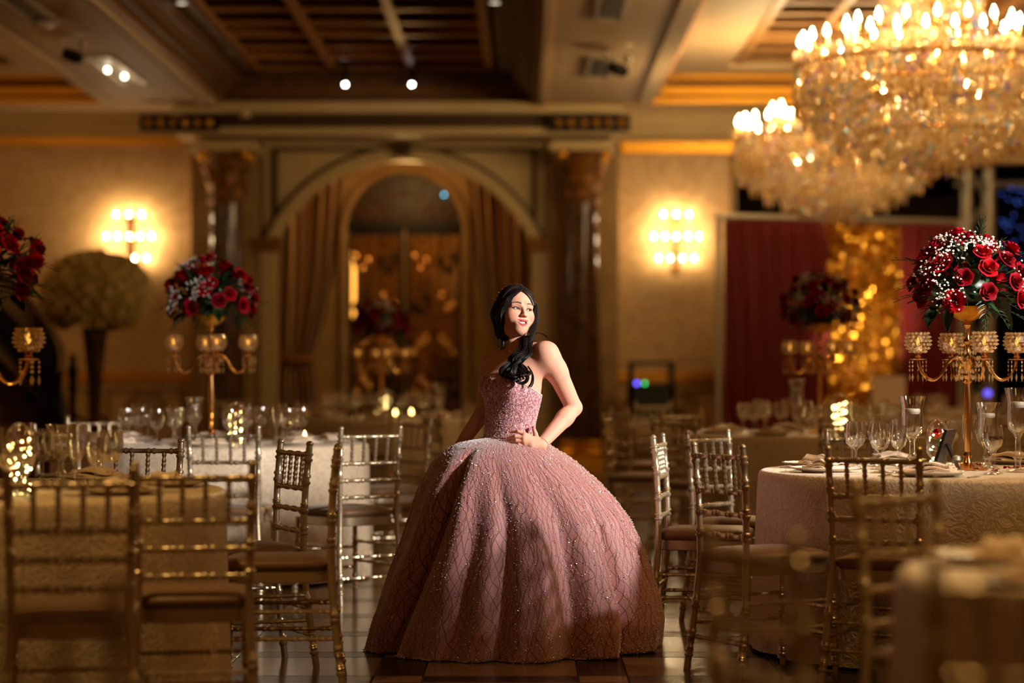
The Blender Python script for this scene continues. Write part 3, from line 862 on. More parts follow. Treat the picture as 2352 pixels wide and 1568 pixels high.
# gilt throne-like sweetheart table in front of the backdrop
ht = thing('head_table', 'cloth covered head table standing before the gold sequin strip', 'table', (*P(2040, 900, 24.5).xy, 0))
pts = []
for j in range(5):
    for i in range(64):
        a = 2*PI*i/64; k = 1+.02*j*math.cos(a*14)
        pts.append((.85*k*max(-1, min(1, 1.35*math.cos(a))), .4*k*max(-1, min(1, 1.35*math.sin(a))), .78*(1-j/4)+.01))
MB().grid(pts, 64, 5, wrap=True).add([pts[i] for i in range(64)], [tuple(range(64))]).build('tablecloth', M['cloth'], ht)
MB().box(-.16, .16, -.1, .1, .79, 1.12).build('gift_box', M['napkin'], ht, False)
# black equipment rack with a blue and a green indicator
rk = thing('equipment_rack', 'black sound equipment rack with blue and green lights by the right wall', 'rack', (*P(1495, 900, 28.0).xy, 0))
zt = P(0, 838, 28.0).z; zb = P(0, 914, 28.0).z; hw_ = .26
MB().box(-hw_, -hw_+.05, -.25, .25, zb-.2, zt).build('side_panel', M['black'], rk, False)
MB().box(hw_-.05, hw_, -.25, .25, zb-.2, zt).build('side_panel', M['black'], rk, False)
MB().box(-hw_, hw_, -.25, .25, zb-.24, zb+.16).build('mixer', M['black'], rk, False)
MB().box(-hw_, hw_, -.25, .25, zt, zt+.04).build('top_panel', M['black'], rk, False)
MB().box(-.3, .3, -.28, .28, zb-.32, zb-.24).build('stand_top', M['cloth'], rk, False)
mb = MB()
for a in (-1, 1):
    for b in (-1, 1): mb.box(a*.24-.02, a*.24+.02, b*.22-.02, b*.22+.02, 0, zb-.3)
mb.build('stand_leg', M['black'], rk, False)
for px, c, sz in ((1463, (.12, .10, 1.0), .022), (1481, (.02, .55, .12), .018)):
    p = P(px, 880, 27.72); MB().ball((p.x-rk.location.x, -.27, p.z), sz, 10, 6).build('indicator_light', emit('indicator', c, 5), rk)
# small blue light far right by the tables
bl = thing('uplight', 'small round blue uplight glowing low behind the right tables', 'light', (*P(2266, 905, 24).xy, 0))
MB().lathe([(.09, 0), (.1, .02), (.1, .8), (.07, .86)], 14).build('housing', M['black'], bl)
MB().ball((0, -.06, P(0, 903, 24).z), .04, 12, 8).build('lens', emit('uplight_blue', (.15, .12, 1.0), 1.6), bl)
# dark curved stair with iron balustrade at the far left
stair = thing('staircase', 'dark curved staircase with black iron balustrade at the left edge', 'staircase', (0, 0, 0))
Ys = 23.0
cx0 = P(-150, 850, Ys).x
Rst = P(140, 850, Ys).x-cx0
top = [(interp(a, [0, .5, 1.0, 1.57], [P(0,930,Ys).z, P(0,840,Ys).z, P(0,740,Ys).z, P(0,600,Ys).z])) for a in np.linspace(0, 1.57, 26)]
mb = MB(); pts = []
ang = np.linspace(0, 1.57, 26)
for j in range(2):
    for a, z in zip(ang, top): pts.append((cx0+Rst*math.cos(a), Ys+Rst*math.sin(a)*.8, (0, max(.12, z-.55))[j]))
mb.grid(pts, 26, 2); mb.build('stringer', M['black'], stair)
rail = [(cx0+Rst*math.cos(a), Ys+Rst*math.sin(a)*.8, z+.3) for a, z in zip(ang, top)]
MB().tube(rail, .035, 8).build('handrail', M['wood'], stair)
for a, z in zip(np.linspace(0, 1.57, 44), np.interp(np.linspace(0, 1.57, 44), ang, top)):
    x, y = cx0+Rst*math.cos(a), Ys+Rst*math.sin(a)*.8
    MB().tube([(x, y, max(.1, z-.55)), (x+.02, y, z-.2), (x-.02, y, z), (x, y, z+.29)], [.014, .026, .014, .014], 6).build('baluster', M['iron'], stair)
for k, (a0, a1) in enumerate(zip(np.linspace(.1, 1.4, 9), np.linspace(.25, 1.55, 9))):
    z = .17*(k+1)
    v = [(cx0+r*math.cos(a), Ys+r*math.sin(a)*.8, zz) for zz in (0, z) for r, a in ((Rst, a0), (Rst, a1), (Rst-1.2, a1), (Rst-1.2, a0))]
    MB().add(v, [(3,2,1,0),(4,5,6,7),(0,1,5,4),(1,2,6,5),(2,3,7,6),(3,0,4,7)]).build('stair_step', M['wood'], stair, False)
p = P(167, 900, 24.2)
npost = thing('newel_post', 'slim black iron post standing left of the tall flower vase', 'post', (p.x, p.y, 0))
MB().lathe([(.12, 0), (.12, .04), (.05, .08), (.035, .2), (.035, .95), (.05, 1.0), (.035, 1.05), (.05, 1.12), (.06, 1.18), (.03, 1.25), (.04, 1.3), (.001, 1.36)], 12).build('shaft', M['iron'], npost)
MB().tube([(0, 0, .75), (.16, 0, .65), (.3, 0, .72), (.4, 0, .6)], .02, 6).build('scroll_arm', M['iron'], npost)
# white flower ball on a tall trumpet vase
Yv = 24.0; p = P(218, 670, Yv)
fv = thing('flower_vase', 'cream flower ball on a tall dark trumpet vase before the left wall', 'vase', (p.x, p.y, 0))
sv = F/Yv
MB().lathe([(.15, 0), (.15, .03), (.06, .07), (.05, .3), (.055, .7), (.075, 1.1), (.10, 1.35), (.135, P(0,752,Yv).z), (.115, P(0,752,Yv).z), (.09, 1.3)], 20).build('trumpet_vase', M['darkmarble'], fv)
zc_ = P(0, 672, Yv).z
MB().ball((0, 0, zc_), (.42, .42, .30), 20, 12).build('moss_core', M['leaf'], fv)
fl = MB(); rr = random.Random(11)
for k in range(9):
    a = rr.uniform(0, 6.28); b = rr.uniform(-.2, 1.4); r = .055
    c = Vector((math.cos(a)*math.cos(b), math.sin(a)*math.cos(b), math.sin(b)))*.05
    M_ = Matrix.Translation(c) @ c.to_track_quat('Z', 'Y').to_matrix().to_4x4()
    for q in range(4):
        aa = q*PI/2+k
        v = [(0,0,0), (.03*math.cos(aa-.6), .03*math.sin(aa-.6), .008), (.042*math.cos(aa), .042*math.sin(aa), .004), (.03*math.cos(aa+.6), .03*math.sin(aa+.6), .008)]
        fl.add(v, [(0,1,2,3)], 0, M_)
fl.ball((0, 0, 0), .05, 8, 5)
fme = fl.mesh('blossom', M['cream'], True, 60)
n = 190
for k in range(n):
    zz = 1-2*(k+.5)/n; a = k*2.39996
    if zz < -.8: continue
    r = math.sqrt(1-zz*zz)
    o = put('blossom', fme, fv, (.485*r*math.cos(a), .485*r*math.sin(a), zc_+.345*zz))
    nv = Vector((r*math.cos(a), r*math.sin(a), zz*1.3)); q = nv.to_track_quat('Z', 'Y')
    o.rotation_euler = q.to_euler(); s_ = rr.uniform(.9, 1.7); o.scale = (s_, s_, s_)
# ================================================================== CHAIRS
def turned(mb, p0, p1, r, beads=(), n=8):
    p0, p1 = Vector(p0), Vector(p1); L = (p1-p0).length
    prof = [(0.0, r)]
    for b in beads:
        w_ = .008/L
        for o, k in ((-2.6, 1), (-2, 1.32), (-1, 1.32), (-.5, 1), (.5, 1), (1, 1.32), (2, 1.32), (2.6, 1)):
            prof.append((b+o*w_, r*k))
    prof.append((1.0, r)); prof.sort()
    mb.tube([p0.lerp(p1, t) for t, _ in prof], [q for _, q in prof], n)
    return mb
def bent(mb, ctrl, r, beads=(), n=9, steps=26):
    """turned bamboo-style post along a smooth path"""
    pts = [Vector(c) for c in ctrl]; ts = [0]
    for a, b in zip(pts, pts[1:]): ts.append(ts[-1]+(b-a).length)
    ts = [t/ts[-1] for t in ts]
    def at(t):
        k = max(i for i in range(len(ts)-1) if ts[i] <= t+1e-9) if t < 1 else len(ts)-2
        u = (t-ts[k])/(ts[k+1]-ts[k])
        p0 = pts[max(k-1, 0)]; p1 = pts[k]; p2 = pts[k+1]; p3 = pts[min(k+2, len(pts)-1)]
        return .5*((2*p1)+(p2-p0)*u+(2*p0-5*p1+4*p2-p3)*u*u+(-p0+3*p1-3*p2+p3)*u**3)
    prof = [(i/steps, r) for i in range(steps+1)]
    L = sum((b-a).length for a, b in zip(pts, pts[1:])); w_ = .007/L
    for b in beads:
        for o, k in ((-2.8, 1), (-2.1, 1.35), (-1, 1.35), (-.5, 1.02), (.5, 1.02), (1, 1.35), (2.1, 1.35), (2.8, 1)):
            prof.append((b+o*w_, r*k))
    prof = sorted(prof)
    prof = [q for i, q in enumerate(prof) if i == 0 or q[0]-prof[i-1][0] > 1e-6]
    prof[-1] = (1.0, r*.9)
    mb.tube([at(min(1, max(0, t))) for t, _ in prof], [q for _, q in prof], n)
    return mb
def make_chair():
    t = thing('banquet_chair', 'x', 'chair')
    m = M['chair']
    for s in (-1, 1):
        ctrl = [(s*.196, -.238, 0), (s*.186, -.212, .2), (s*.172, -.193, .42), (s*.171, -.192, .52), (s*.176, -.198, .70), (s*.180, -.215, .885)]
        mb = bent(MB(), ctrl, .0135, (.10, .17, .30, .62, .72, .84, .93)); mb.ball((s*.180, -.2155, .888), (.0155, .0155, .012), 9, 6)
        mb.build('back_leg', m, t)
        mb = bent(MB(), [(s*.188, .205, 0), (s*.182, .196, .22), (s*.176, .19, .43)], .0125, (.16, .26, .48, .66))
        mb.build('leg', m, t)
    def bp(u, z):   # point on the back between the posts at height z
        yy = interp(z, [.42, .52, .70, .885], [-.193, -.192, -.198, -.215]); xx = interp(z, [.42, .52, .70, .885], [.172, .171, .176, .180])
        return (u*xx, yy, z)
    for z in (.845, .710, .625, .540):
        mb = turned(MB(), bp(-1, z), bp(1, z), .0095, (.08, .36, .64, .92)); mb.build('back_rail', m, t)
    for u in (-.6, -.2, .2, .6):
        mb = turned(MB(), bp(u, .71), bp(u, .845), .0075, (.2, .5, .8), 7); mb.build('spindle', m, t)
    fr = MB()
    def ring(z, e, k):
        out = []
        for i in range(40):
            a = 2*PI*i/40; c, s_ = math.cos(a), math.sin(a); p = 6.0
            rr_ = (abs(c)**p+abs(s_)**p)**(-1/p)
            x, y = rr_*c, rr_*s_
            wx = (.182+.012*y)*k+e; out.append((x*wx, y*(.195*k+e)+.0, z))
        return out
    pts = ring(.395, -.004, 1)+ring(.398, 0, 1)+ring(.438, 0, 1)+ring(.441, -.004, 1)
    fr.grid(pts, 40, 4, wrap=True); fr.add(ring(.395, -.004, 1), [tuple(range(39, -1, -1))]); fr.add(ring(.441, -.004, 1), [tuple(range(40))])
    fr.build('seat_frame', m, t)
    cu = MB(); pts = []
    lv = [(.441, 0, .99), (.449, .007, 1), (.462, .010, 1), (.474, .006, 1), (.482, -.01, .98), (.488, 0, .82), (.491, 0, .55), (.492, 0, .2)]
    for z, e, k in lv: pts += ring(z, e, k)
    cu.grid(pts, 40, len(lv), wrap=True); cu.add(pts[-40:], [tuple(range(40))])
    cu.build('cushion', M['cushion'], t, True, 60)
    for z0, z1, yb, yf in ((.29, .26, -.200, .195), (.19, .155, -.210, .199)):
        for s in (-1, 1): turned(MB(), (s*.181, yb, z0), (s*.181, yf, z0), .0075, (.1, .35, .65, .9), 7).build('stretcher', m, t)
        turned(MB(), (-.178, yf, z1), (.178, yf, z1), .0075, (.1, .36, .64, .9), 7).build('stretcher', m, t)
        turned(MB(), (-.184, yb, z1-.02), (.184, yb, z1-.02), .0075, (.1, .36, .64, .9), 7).build('stretcher', m, t)
    return t
TABLES = [(-1.97, 8.5), (-1.815, 13.9), (1.88, 10.15), (1.94, 16.0), (-1.29, 21.5), (1.68, 5.0), (4.0, 21.5)]
chair0 = make_chair(); chair_used = []
def place_chair(px, Yb, facing, label, group=None, X=None):
    """px, Yb: image column and depth of the middle of the backrest top; facing: ground direction the sitter looks to"""
    d = Vector((facing[0], facing[1], 0)).normalized()
    bx = (px-VX)*Yb/F if X is None else X
    loc = Vector((bx+d.x*.212, Yb+d.y*.212, 0)); best = 0.0
    for tx, ty in TABLES:
        for q in range(60):
            hit = any(math.hypot(loc.x+d.x*a-d.y*b-tx, loc.y+d.y*a+d.x*b-ty) < .93 for a, b in ((.20, -.18), (.20, 0), (.20, .18), (-.2, -.18), (-.2, .18), (0, .18), (0, -.18)))
            if not hit: break
            aw = (Vector((loc.x-tx, loc.y-ty, 0)).normalized()*.5-d*.5).normalized(); loc += aw*.01; best += .01
    if best > .02: print('PUSHED', label[:60], round(best, 2))
    if not chair_used: o = chair0; o.location = loc; o.rotation_euler = (0, 0, face_rot(d)); o['label'] = label
    else: o = dup(chair0, loc, face_rot(d), label)
    o['group'] = group or 'banquet chairs'
    chair_used.append(o); return o

NEARL, NEARR = 'chairs around the near left table', 'chairs around the table right of the woman'
place_chair(162, 7.03, (-.16, 1), 'blurred banquet chair at the near left table, leftmost of the two seen straight from behind', NEARL)
place_chair(443, 7.5, (-.17, 1), 'blurred banquet chair at the near left table, right of the two seen straight from behind', NEARL)
place_chair(773, 9.1, (-1, -.07), 'banquet chair in profile nearest the gown on the left, facing left', NEARL)
place_chair(676, 9.75, (-.91, -.41), 'banquet chair turned toward the camera behind the profile chair, dark turned posts', NEARL)
place_chair(322, 10.05, (-.25, -1), 'banquet chair on the far side of the near left table, mostly hidden by glasses', NEARL)
G2 = 'chairs around the white-clothed table'
place_chair(513, 12.3, (.08, 1), 'silver banquet chair seen from behind, centred before the white tablecloth', G2)
place_chair(851, 12.2, (-.62, .79), 'silver banquet chair left of the gown, turned toward the white tablecloth', G2)
place_chair(951, 14.6, (-.85, -.55), 'banquet chair just behind the silver chair left of the gown', G2)
place_chair(130, 12.7, (.67, .74), 'silver banquet chair before the dark staircase, seen from behind', G2)
place_chair(215, 15.1, (.62, -.78), 'banquet chair behind the tall glasses at the far left of the white-clothed table', G2)
place_chair(992, 16.2, (.9, .3), 'thin banquet chair back partly hidden by the one left of the gown', G2)
place_chair(1513, 10.72, (.985, -.17), 'silver banquet chair in profile touching the right side of the gown', NEARR)
place_chair(1650, 9.35, (.89, .45), 'silver banquet chair seen at an angle from behind, second right of the gown', NEARR)
place_chair(1627, 11.5, (.80, -.60), 'silver banquet chair behind the angled one right of the gown', NEARR)
place_chair(2008, 8.95, (.50, .87), 'silver banquet chair seen from behind against the table right of the woman', NEARR)
place_chair(1985, 11.65, (-.10, -1), 'banquet chair on the far side of the table right of the woman', NEARR)
NEAR0 = 'blurred chairs in the right foreground'
place_chair(2062, 6.2, (.74, -.67), 'blurred yellowish banquet chair in front of the right table, turned to the corner table', NEAR0)
place_chair(1722, 4.35, (.93, .36), 'very blurred banquet chair in the right foreground, seen nearly from the side', NEAR0)
place_chair(2420, 3.62, (.38, .92), 'very blurred dark banquet chair cut by the bottom right corner', NEAR0)
place_chair(-40, 3.3, (-.1, .97), 'very blurred banquet chair cut by the bottom left corner', 'blurred chairs in the left foreground')

# ================================================================== TABLEWARE
def cloth_mesh(R, seed):
    rr = random.Random(seed); n = 160; pts = []
    ph = [rr.uniform(0, 6.28) for _ in range(4)]
    lv = [(.3, .762), (.7, .762), (.95, .762), (.985, .761), (.999, .755), (1.005, .742), (1.008, .70), (1.01, .62), (1.012, .5), (1.016, .36), (1.02, .2), (1.025, .015)]
    for k, z in lv:
        dr_ = (.755-z)/.74 if z < .755 else 0
        for i in range(n):
            a = 2*PI*i/n
            f_ = (.5*math.sin(11*a+ph[0]+1.3*math.sin(2*a+ph[1]))+.3*math.sin(19*a+ph[2]+math.sin(3*a))+.2*math.sin(31*a+ph[3]))
            rad = R*k*(1+.036*f_*dr_**.8)
            pts.append((rad*math.cos(a), rad*math.sin(a), z))
    mb = MB(); mb.grid(pts, n, len(lv), wrap=True); mb.add(pts[:n], [tuple(range(n))]); return mb
R_T = .9
def lathe_me(name, prof, m, n=20): return MB().lathe(prof, n, cap=False).mesh(name, m)
goblet_me = lathe_me('water_goblet', [(.001, .0), (.036, .0), (.036, .003), (.008, .008), (.0045, .02), (.0045, .075), (.010, .085), (.030, .10), (.041, .125), (.043, .155), (.040, .185), (.038, .20), (.0365, .20), (.0385, .183), (.0415, .155), (.039, .127), (.028, .103), (.001, .092)], M['glass'])
wine_me = lathe_me('wine_glass', [(.001, .0), (.033, .0), (.033, .003), (.007, .008), (.004, .02), (.004, .085), (.008, .095), (.026, .11), (.034, .135), (.034, .16), (.030, .195), (.0285, .195), (.0325, .16), (.0325, .137), (.024, .113), (.001, .102)], M['glass'])
flute_me = lathe_me('champagne_flute', [(.001, .0), (.031, .0), (.031, .003), (.006, .008), (.004, .02), (.004, .08), (.008, .09), (.02, .115), (.026, .16), (.026, .225), (.0245, .225), (.0245, .16), (.018, .117), (.001, .10)], M['glass'])
plate_me = lathe_me('dinner_plate', [(.001, .004), (.085, .004), (.092, .0), (.098, .004), (.135, .014), (.145, .018), (.145, .021), (.132, .018), (.098, .009), (.001, .009)], M['china'], 32)
nk = MB(); pts = []
for lay in range(3):
    z0 = .012+.011*lay; off = .012*lay
    pts = []
    for j in range(5):
        for i in range(9):
            u, v = i/8-.5, j/4-.5
            pts.append((u*(.21-.03*lay)+off*.6, v*(.11-.012*lay)+off*.4, z0+.006*math.sin(u*7+lay)+.004*math.cos(v*9+lay*2)+.006*(.25-u*u)))
    o_ = len(pts); pts += [(p[0], p[1], p[2]+.007) for p in pts]
    f = []
    for j in range(4):
        for i in range(8):
            a = j*9+i; f += [(a, a+9, a+10, a+1), (a+o_, a+1+o_, a+10+o_, a+9+o_)]
    bd_ = [i for i in range(9)]+[j*9+8 for j in range(1, 5)]+[36+i for i in range(7, -1, -1)]+[j*9 for j in range(3, 0, -1)]
    for a, b in zip(bd_, bd_[1:]+bd_[:1]): f.append((a, b, b+o_, a+o_))
    nk.add(pts, f)
napkin_me = nk.mesh('napkin', M['napkin'], True, 50)
fork = MB().box(-.004, .004, -.09, .03, 0, .003).box(-.011, .011, .03, .045, .001, .004)
for q in (-.009, -.003, .003, .009): fork.box(q-.0016, q+.0016, .045, .085, .001, .004)
fork_me = fork.mesh('fork', M['steel'], False)
knife_me = MB().box(-.004, .004, -.1, .0, 0, .004).box(-.008, .006, .0, .1, .001, .003).mesh('knife', M['steel'], False)
def hurricane(loc, h, label):
    t = thing('hurricane_candle', label, 'candle holder', loc, 0, 'glass floating-candle vases')
    k = h/.33
    MB().lathe([(.001, 0), (.045, 0), (.045, .005), (.014, .012), (.012, .04), (.022, .06), (.012, .08), (.011, .13), (.02, .15), (.04, .17), (.045, .20), (.044, .28), (.056, .33), (.0545, .33), (.0425, .28), (.0435, .20), (.038, .172), (.001, .155)], 24, 0, Matrix.Diagonal((1, 1, k, 1)), cap=False).build('glass_vase', M['glass'], t)
    MB().lathe([(.001, .158*k), (.037, .175*k), (.0425, .21*k), (.0425, .262*k), (.001, .262*k)], 20, cap=False).build('water', M['water'], t)
    MB().lathe([(.001, .252*k), (.03, .252*k), (.034, .262*k), (.032, .275*k), (.001, .272*k)], 16, cap=False).build('floating_candle', M['wax'], t)
    return t
def rose_vase(loc, label, n=16, sc=1.0):
    t = thing('fairy_light_vase', label, 'vase', loc, 0, None)
    MB().lathe([(.001, 0), (.05, 0), (.05, .004), (.02, .012), (.018, .04), (.042, .07), (.046, .12), (.040, .175), (.022, .20), (.001, .207)], 24, 0, Matrix.Scale(sc, 4), cap=False).build('glass_cloche', M['glass'], t)
    r = put('rose', rose_me[0], t, (0, 0, .135*sc)); r.scale = (.8*sc,)*3
    MB().tube([(0, 0, .03*sc), (.006, 0, .08*sc), (0, 0, .13*sc)], .004, 5).build('stem', M['leaf'], t)
    wire = [(.03*math.cos(a)*sc, .03*math.sin(a)*sc, (.02+.14*a/19)*sc) for a in np.linspace(0, 19, 50)]
    MB().tube(wire, .001, 4).build('light_wire', M['goldmetal'], t)
    for k in range(n):
        a = 19*(k+.5)/n
        put('fairy_light', fairy_me, t, (.032*math.cos(a)*sc, .032*math.sin(a)*sc, (.02+.14*a/19)*sc))
    return t
fairy_me = MB().ball((0, 0, 0), .0045, 6, 4).mesh('fairy_light', M['fairy'])

# ---- roses
def rose(seed, m):
    rr = random.Random(seed); mb = MB()
    for lay, (n, r0, h, fl, z0) in enumerate(((3, .006, .030, .004, .012), (4, .011, .032, .008, .008), (5, .016, .031, .013, .004), (6, .020, .027, .020, 0.0))):
        for k in range(n):
            th = 2*PI*(k+.37*lay)/n+rr.uniform(-.15, .15); wdt = 2*PI/n*.72
            pts = []
            for j in range(5):
                v = j/4
                for i in range(5):
                    u = i/2-1
                    rad = r0*(.45+.55*math.sin(min(1, v*1.5)*PI/2))+fl*v*v*(1.1-.3*abs(u))
                    zz = z0+h*v*(1-.18*u*u*v)-fl*.35*v**4
                    a = th+u*wdt*(1-.25*v)
                    pts.append((rad*math.cos(a), rad*math.sin(a), zz))
            mb.grid(pts, 5, 5)
    mb.ball((0, 0, .006), (.014, .014, .012), 8, 5)
    return mb.mesh('rose', m, True, 180)
rose_me = [rose(1, M['rose']), rose(2, M['rose']), rose(3, M['rosedark'])]
lf = MB(); pts = []
for j in range(6):
    v = j/5; ww = .022*math.sin(PI*min(1, v*.95+.04))**.8
    for u in (-1, 0, 1): pts.append((u*ww, .095*v, -.03*v*v+abs(u)*.006))
lf.grid(pts, 3, 6); leaf_me = lf.mesh('leaf', M['leaf'], True, 60)
fe = MB()
fe.tube([(0, .14*q/6, -.05*(q/6)**2) for q in range(7)], .0012, 4)
for q in range(1, 7):
    for s in (-1, 1):
        y = .14*q/7; L_ = .04*(1-q/8)
        fe.add([(0, y, -.05*(y/.14)**2), (s*L_*.6, y+.012, -.05*(y/.14)**2+.002), (s*L_, y+.03, -.05*(y/.14)**2-.004), (s*L_*.5, y+.022, -.05*(y/.14)**2)], [(0, 1, 2, 3)])
fern_me = fe.mesh('fern_frond', M['leaf'], False)
def arrangement(loc, label, seed, sc=1.0, hsc=1.0):
    rr = random.Random(seed)
    t = thing('rose_arrangement', label, 'flowers', loc, rr.uniform(0, 6), 'rose centrepieces on the candelabras')
    RX, RZ = .225*sc, .215*sc*hsc
    MB().ball((0, 0, .08*hsc), (.115*sc, .115*sc, .09*hsc), 14, 9).build('greens', M['leaf'], t)
    n = 38
    for k in range(n):
        zz = 1-1.28*(k+.5)/n; a = k*2.39996+rr.uniform(-.25, .25)
        r = math.sqrt(max(0, 1-zz*zz)); q = rr.uniform(.9, 1.1)
        nv = Vector((r*math.cos(a), r*math.sin(a), zz+.15))
        o = put('rose', rose_me[rr.choice((0, 0, 1, 2))], t, (RX*q*r*math.cos(a), RX*q*r*math.sin(a), .08*hsc+RZ*q*zz))
        o.rotation_euler = nv.to_track_quat('Z', 'Y').to_euler(); s_ = rr.uniform(1.0, 1.4)*sc; o.scale = (s_, s_, s_)
    for k in range(130):
        zz = 1-1.5*(k+.5)/130; a = k*2.39996+1.1
        r = math.sqrt(max(0, 1-zz*zz))
        rd = rr.uniform(.45, .78); d = Vector((r*math.cos(a)+rr.gauss(0, .45), r*math.sin(a)+rr.gauss(0, .45), zz*.8+.25+rr.gauss(0, .35)))
        o = put('leaf' if k % 3 else 'fern_frond', leaf_me if k % 3 else fern_me, t, (RX*rd*r*math.cos(a), RX*rd*r*math.sin(a), .07*hsc+RZ*rd*zz))
        o.rotation_euler = d.to_track_quat('Y', 'Z').to_euler(); s_ = rr.uniform(.95, 1.35)*sc; o.scale = (s_, s_, s_)
    mb = MB()
    for c in range(8):
        zz = rr.uniform(-.15, .95); a = rr.uniform(0, 6.28); r = math.sqrt(1-zz*zz)
        c0 = Vector((r*math.cos(a), r*math.sin(a), zz))
        for k in range(70):
            dv = (c0+Vector((rr.gauss(0, .15), rr.gauss(0, .15), rr.gauss(0, .15)))).normalized()
            q = rr.uniform(1.04, 1.22)
            mb.octa((RX*q*dv.x, RX*q*dv.y, .08*hsc+RZ*q*dv.z), .0052*sc, .0052*sc, 0, Matrix.Rotation(rr.uniform(0, 3), 4, 'X'))
    tag(mb.build('baby_breath', M['breath'], t, False), kind='stuff')
    return t
# ---- candelabra
def make_candelabra():
    t = thing('candelabra', 'x', 'candelabra')
    g_ = M['goldmetal']
    MB().lathe([(.001, 0), (.085, 0), (.085, .008), (.05, .018), (.02, .03), (.014, .05), (.02, .06), (.012, .075)], 24).build('base', g_, t)
    mb = MB()
    prof = [(.010, .07), (.014, .12), (.0175, .22), (.0165, .30), (.011, .365)]
    mb.lathe(prof, 12); mb.lathe([(.011, .365), (.022, .375), (.013, .385), (.020, .40), (.012, .41)], 14); mb.build('shaft', g_, t, True, 20)
    MB().lathe([(.012, .41), (.018, .44), (.03, .455), (.03, .475), (.014, .49), (.010, .53), (.018, .545), (.010, .56), (.010, .60), (.02, .615), (.012, .63)], 14).build('upper_stem', g_, t)
    MB().lathe([(.012, .63), (.03, .635), (.06, .65), (.082, .675), (.088, .695), (.085, .695), (.06, .66), (.001, .645)], 24, cap=False).build('flower_bowl', M['gold'], t)
    cup = MB()
    prof = [(.010, 0), (.032, .008), (.047, .026), (.053, .05), (.049, .075), (.041, .092)]
    cup.lathe(prof, 14, cap=False); cup_me = cup.mesh('crystal_cup', M['crystalcup'], False)
    bead = MB(); rr = random.Random(2)
    for j, (r, z) in enumerate(((.034, .010), (.046, .024), (.053, .040), (.0535, .056), (.050, .072), (.044, .088))):
        for k in range(14):
            a = 2*PI*(k+.5*(j % 2))/14
            bead.octa((r*math.cos(a), r*math.sin(a), z), .0065, .008, 0, Matrix.Rotation(a, 4, 'Z') @ Matrix.Rotation(PI/2, 4, 'Y'))
    bead_me = bead.mesh('crystal_beads', M['crystal'], False)
    flame_me = MB().lathe([(.001, .0), (.007, .008), (.008, .018), (.003, .034), (.0005, .042)], 8, cap=False).mesh('flame', M['flame'])
    votive_me = MB().lathe([(.018, .012), (.018, .032), (.001, .032)], 12).mesh('votive', M['wax'])
    pend = MB()
    for k in range(3): pend.octa((0, 0, -.012-.017*k), .0048, .008)
    pend.octa((0, 0, -.078), .006, .02); pend_me = pend.mesh('crystal_pendant', M['crystal'], False)
    for k in range(4):
        a = k*PI/2; Rz_ = rotz(a)
        path = [(.015, 0, .465), (.05, 0, .478), (.085, 0, .455), (.115, 0, .405), (.145, 0, .382), (.178, 0, .392), (.205, 0, .43), (.215, 0, .475)]
        # smooth it
        pp = []
        for i in range(len(path)-1):
            p0, p1, p2, p3 = [Vector(path[max(0, min(len(path)-1, i+q))]) for q in (-1, 0, 1, 2)]
            for u in (0, .33, .66): pp.append(.5*((2*p1)+(p2-p0)*u+(2*p0-5*p1+4*p2-p3)*u*u+(-p0+3*p1-3*p2+p3)*u**3))
        pp.append(Vector(path[-1]))
        mb = MB(); mb.tube(pp, .0075, 8); mb.lathe([(.008, .47), (.016, .478), (.010, .486), (.014, .493)], 12, 0, trans(.215, 0, 0)); mb.lathe([(.008, .462), (.036, .468), (.038, .471), (.008, .472)], 16, 0, trans(.215, 0, 0))
        mb.v = [tuple(Rz_ @ Vector(p)) for p in mb.v]
        arm = mb.build('arm', g_, t)
        c = Rz_ @ Vector((.215, 0, .492))
        co = put('crystal_cup', cup_me, t, c); put('crystal_beads', bead_me, co); put('votive', votive_me, co); put('flame', flame_me, co, (0, 0, .034))
        for q in range(5):
            b = 2*PI*q/5; put('crystal_pendant', pend_me, arm, c+Vector((.036*math.cos(b), .036*math.sin(b), -.022)))
    mb = MB(); rr = random.Random(8)
    for k in range(60):
        a = 2*PI*k/12; row = k//12; r = .035+.012*(row % 3)
        mb.octa((r*math.cos(a+row*.2), r*math.sin(a+row*.2), .50-.027*row), .007, .013)
    tag(mb.build('crystal_drops', M['crystal'], t, False), kind='stuff')
    return t
cand0 = make_candelabra(); cand_used = []

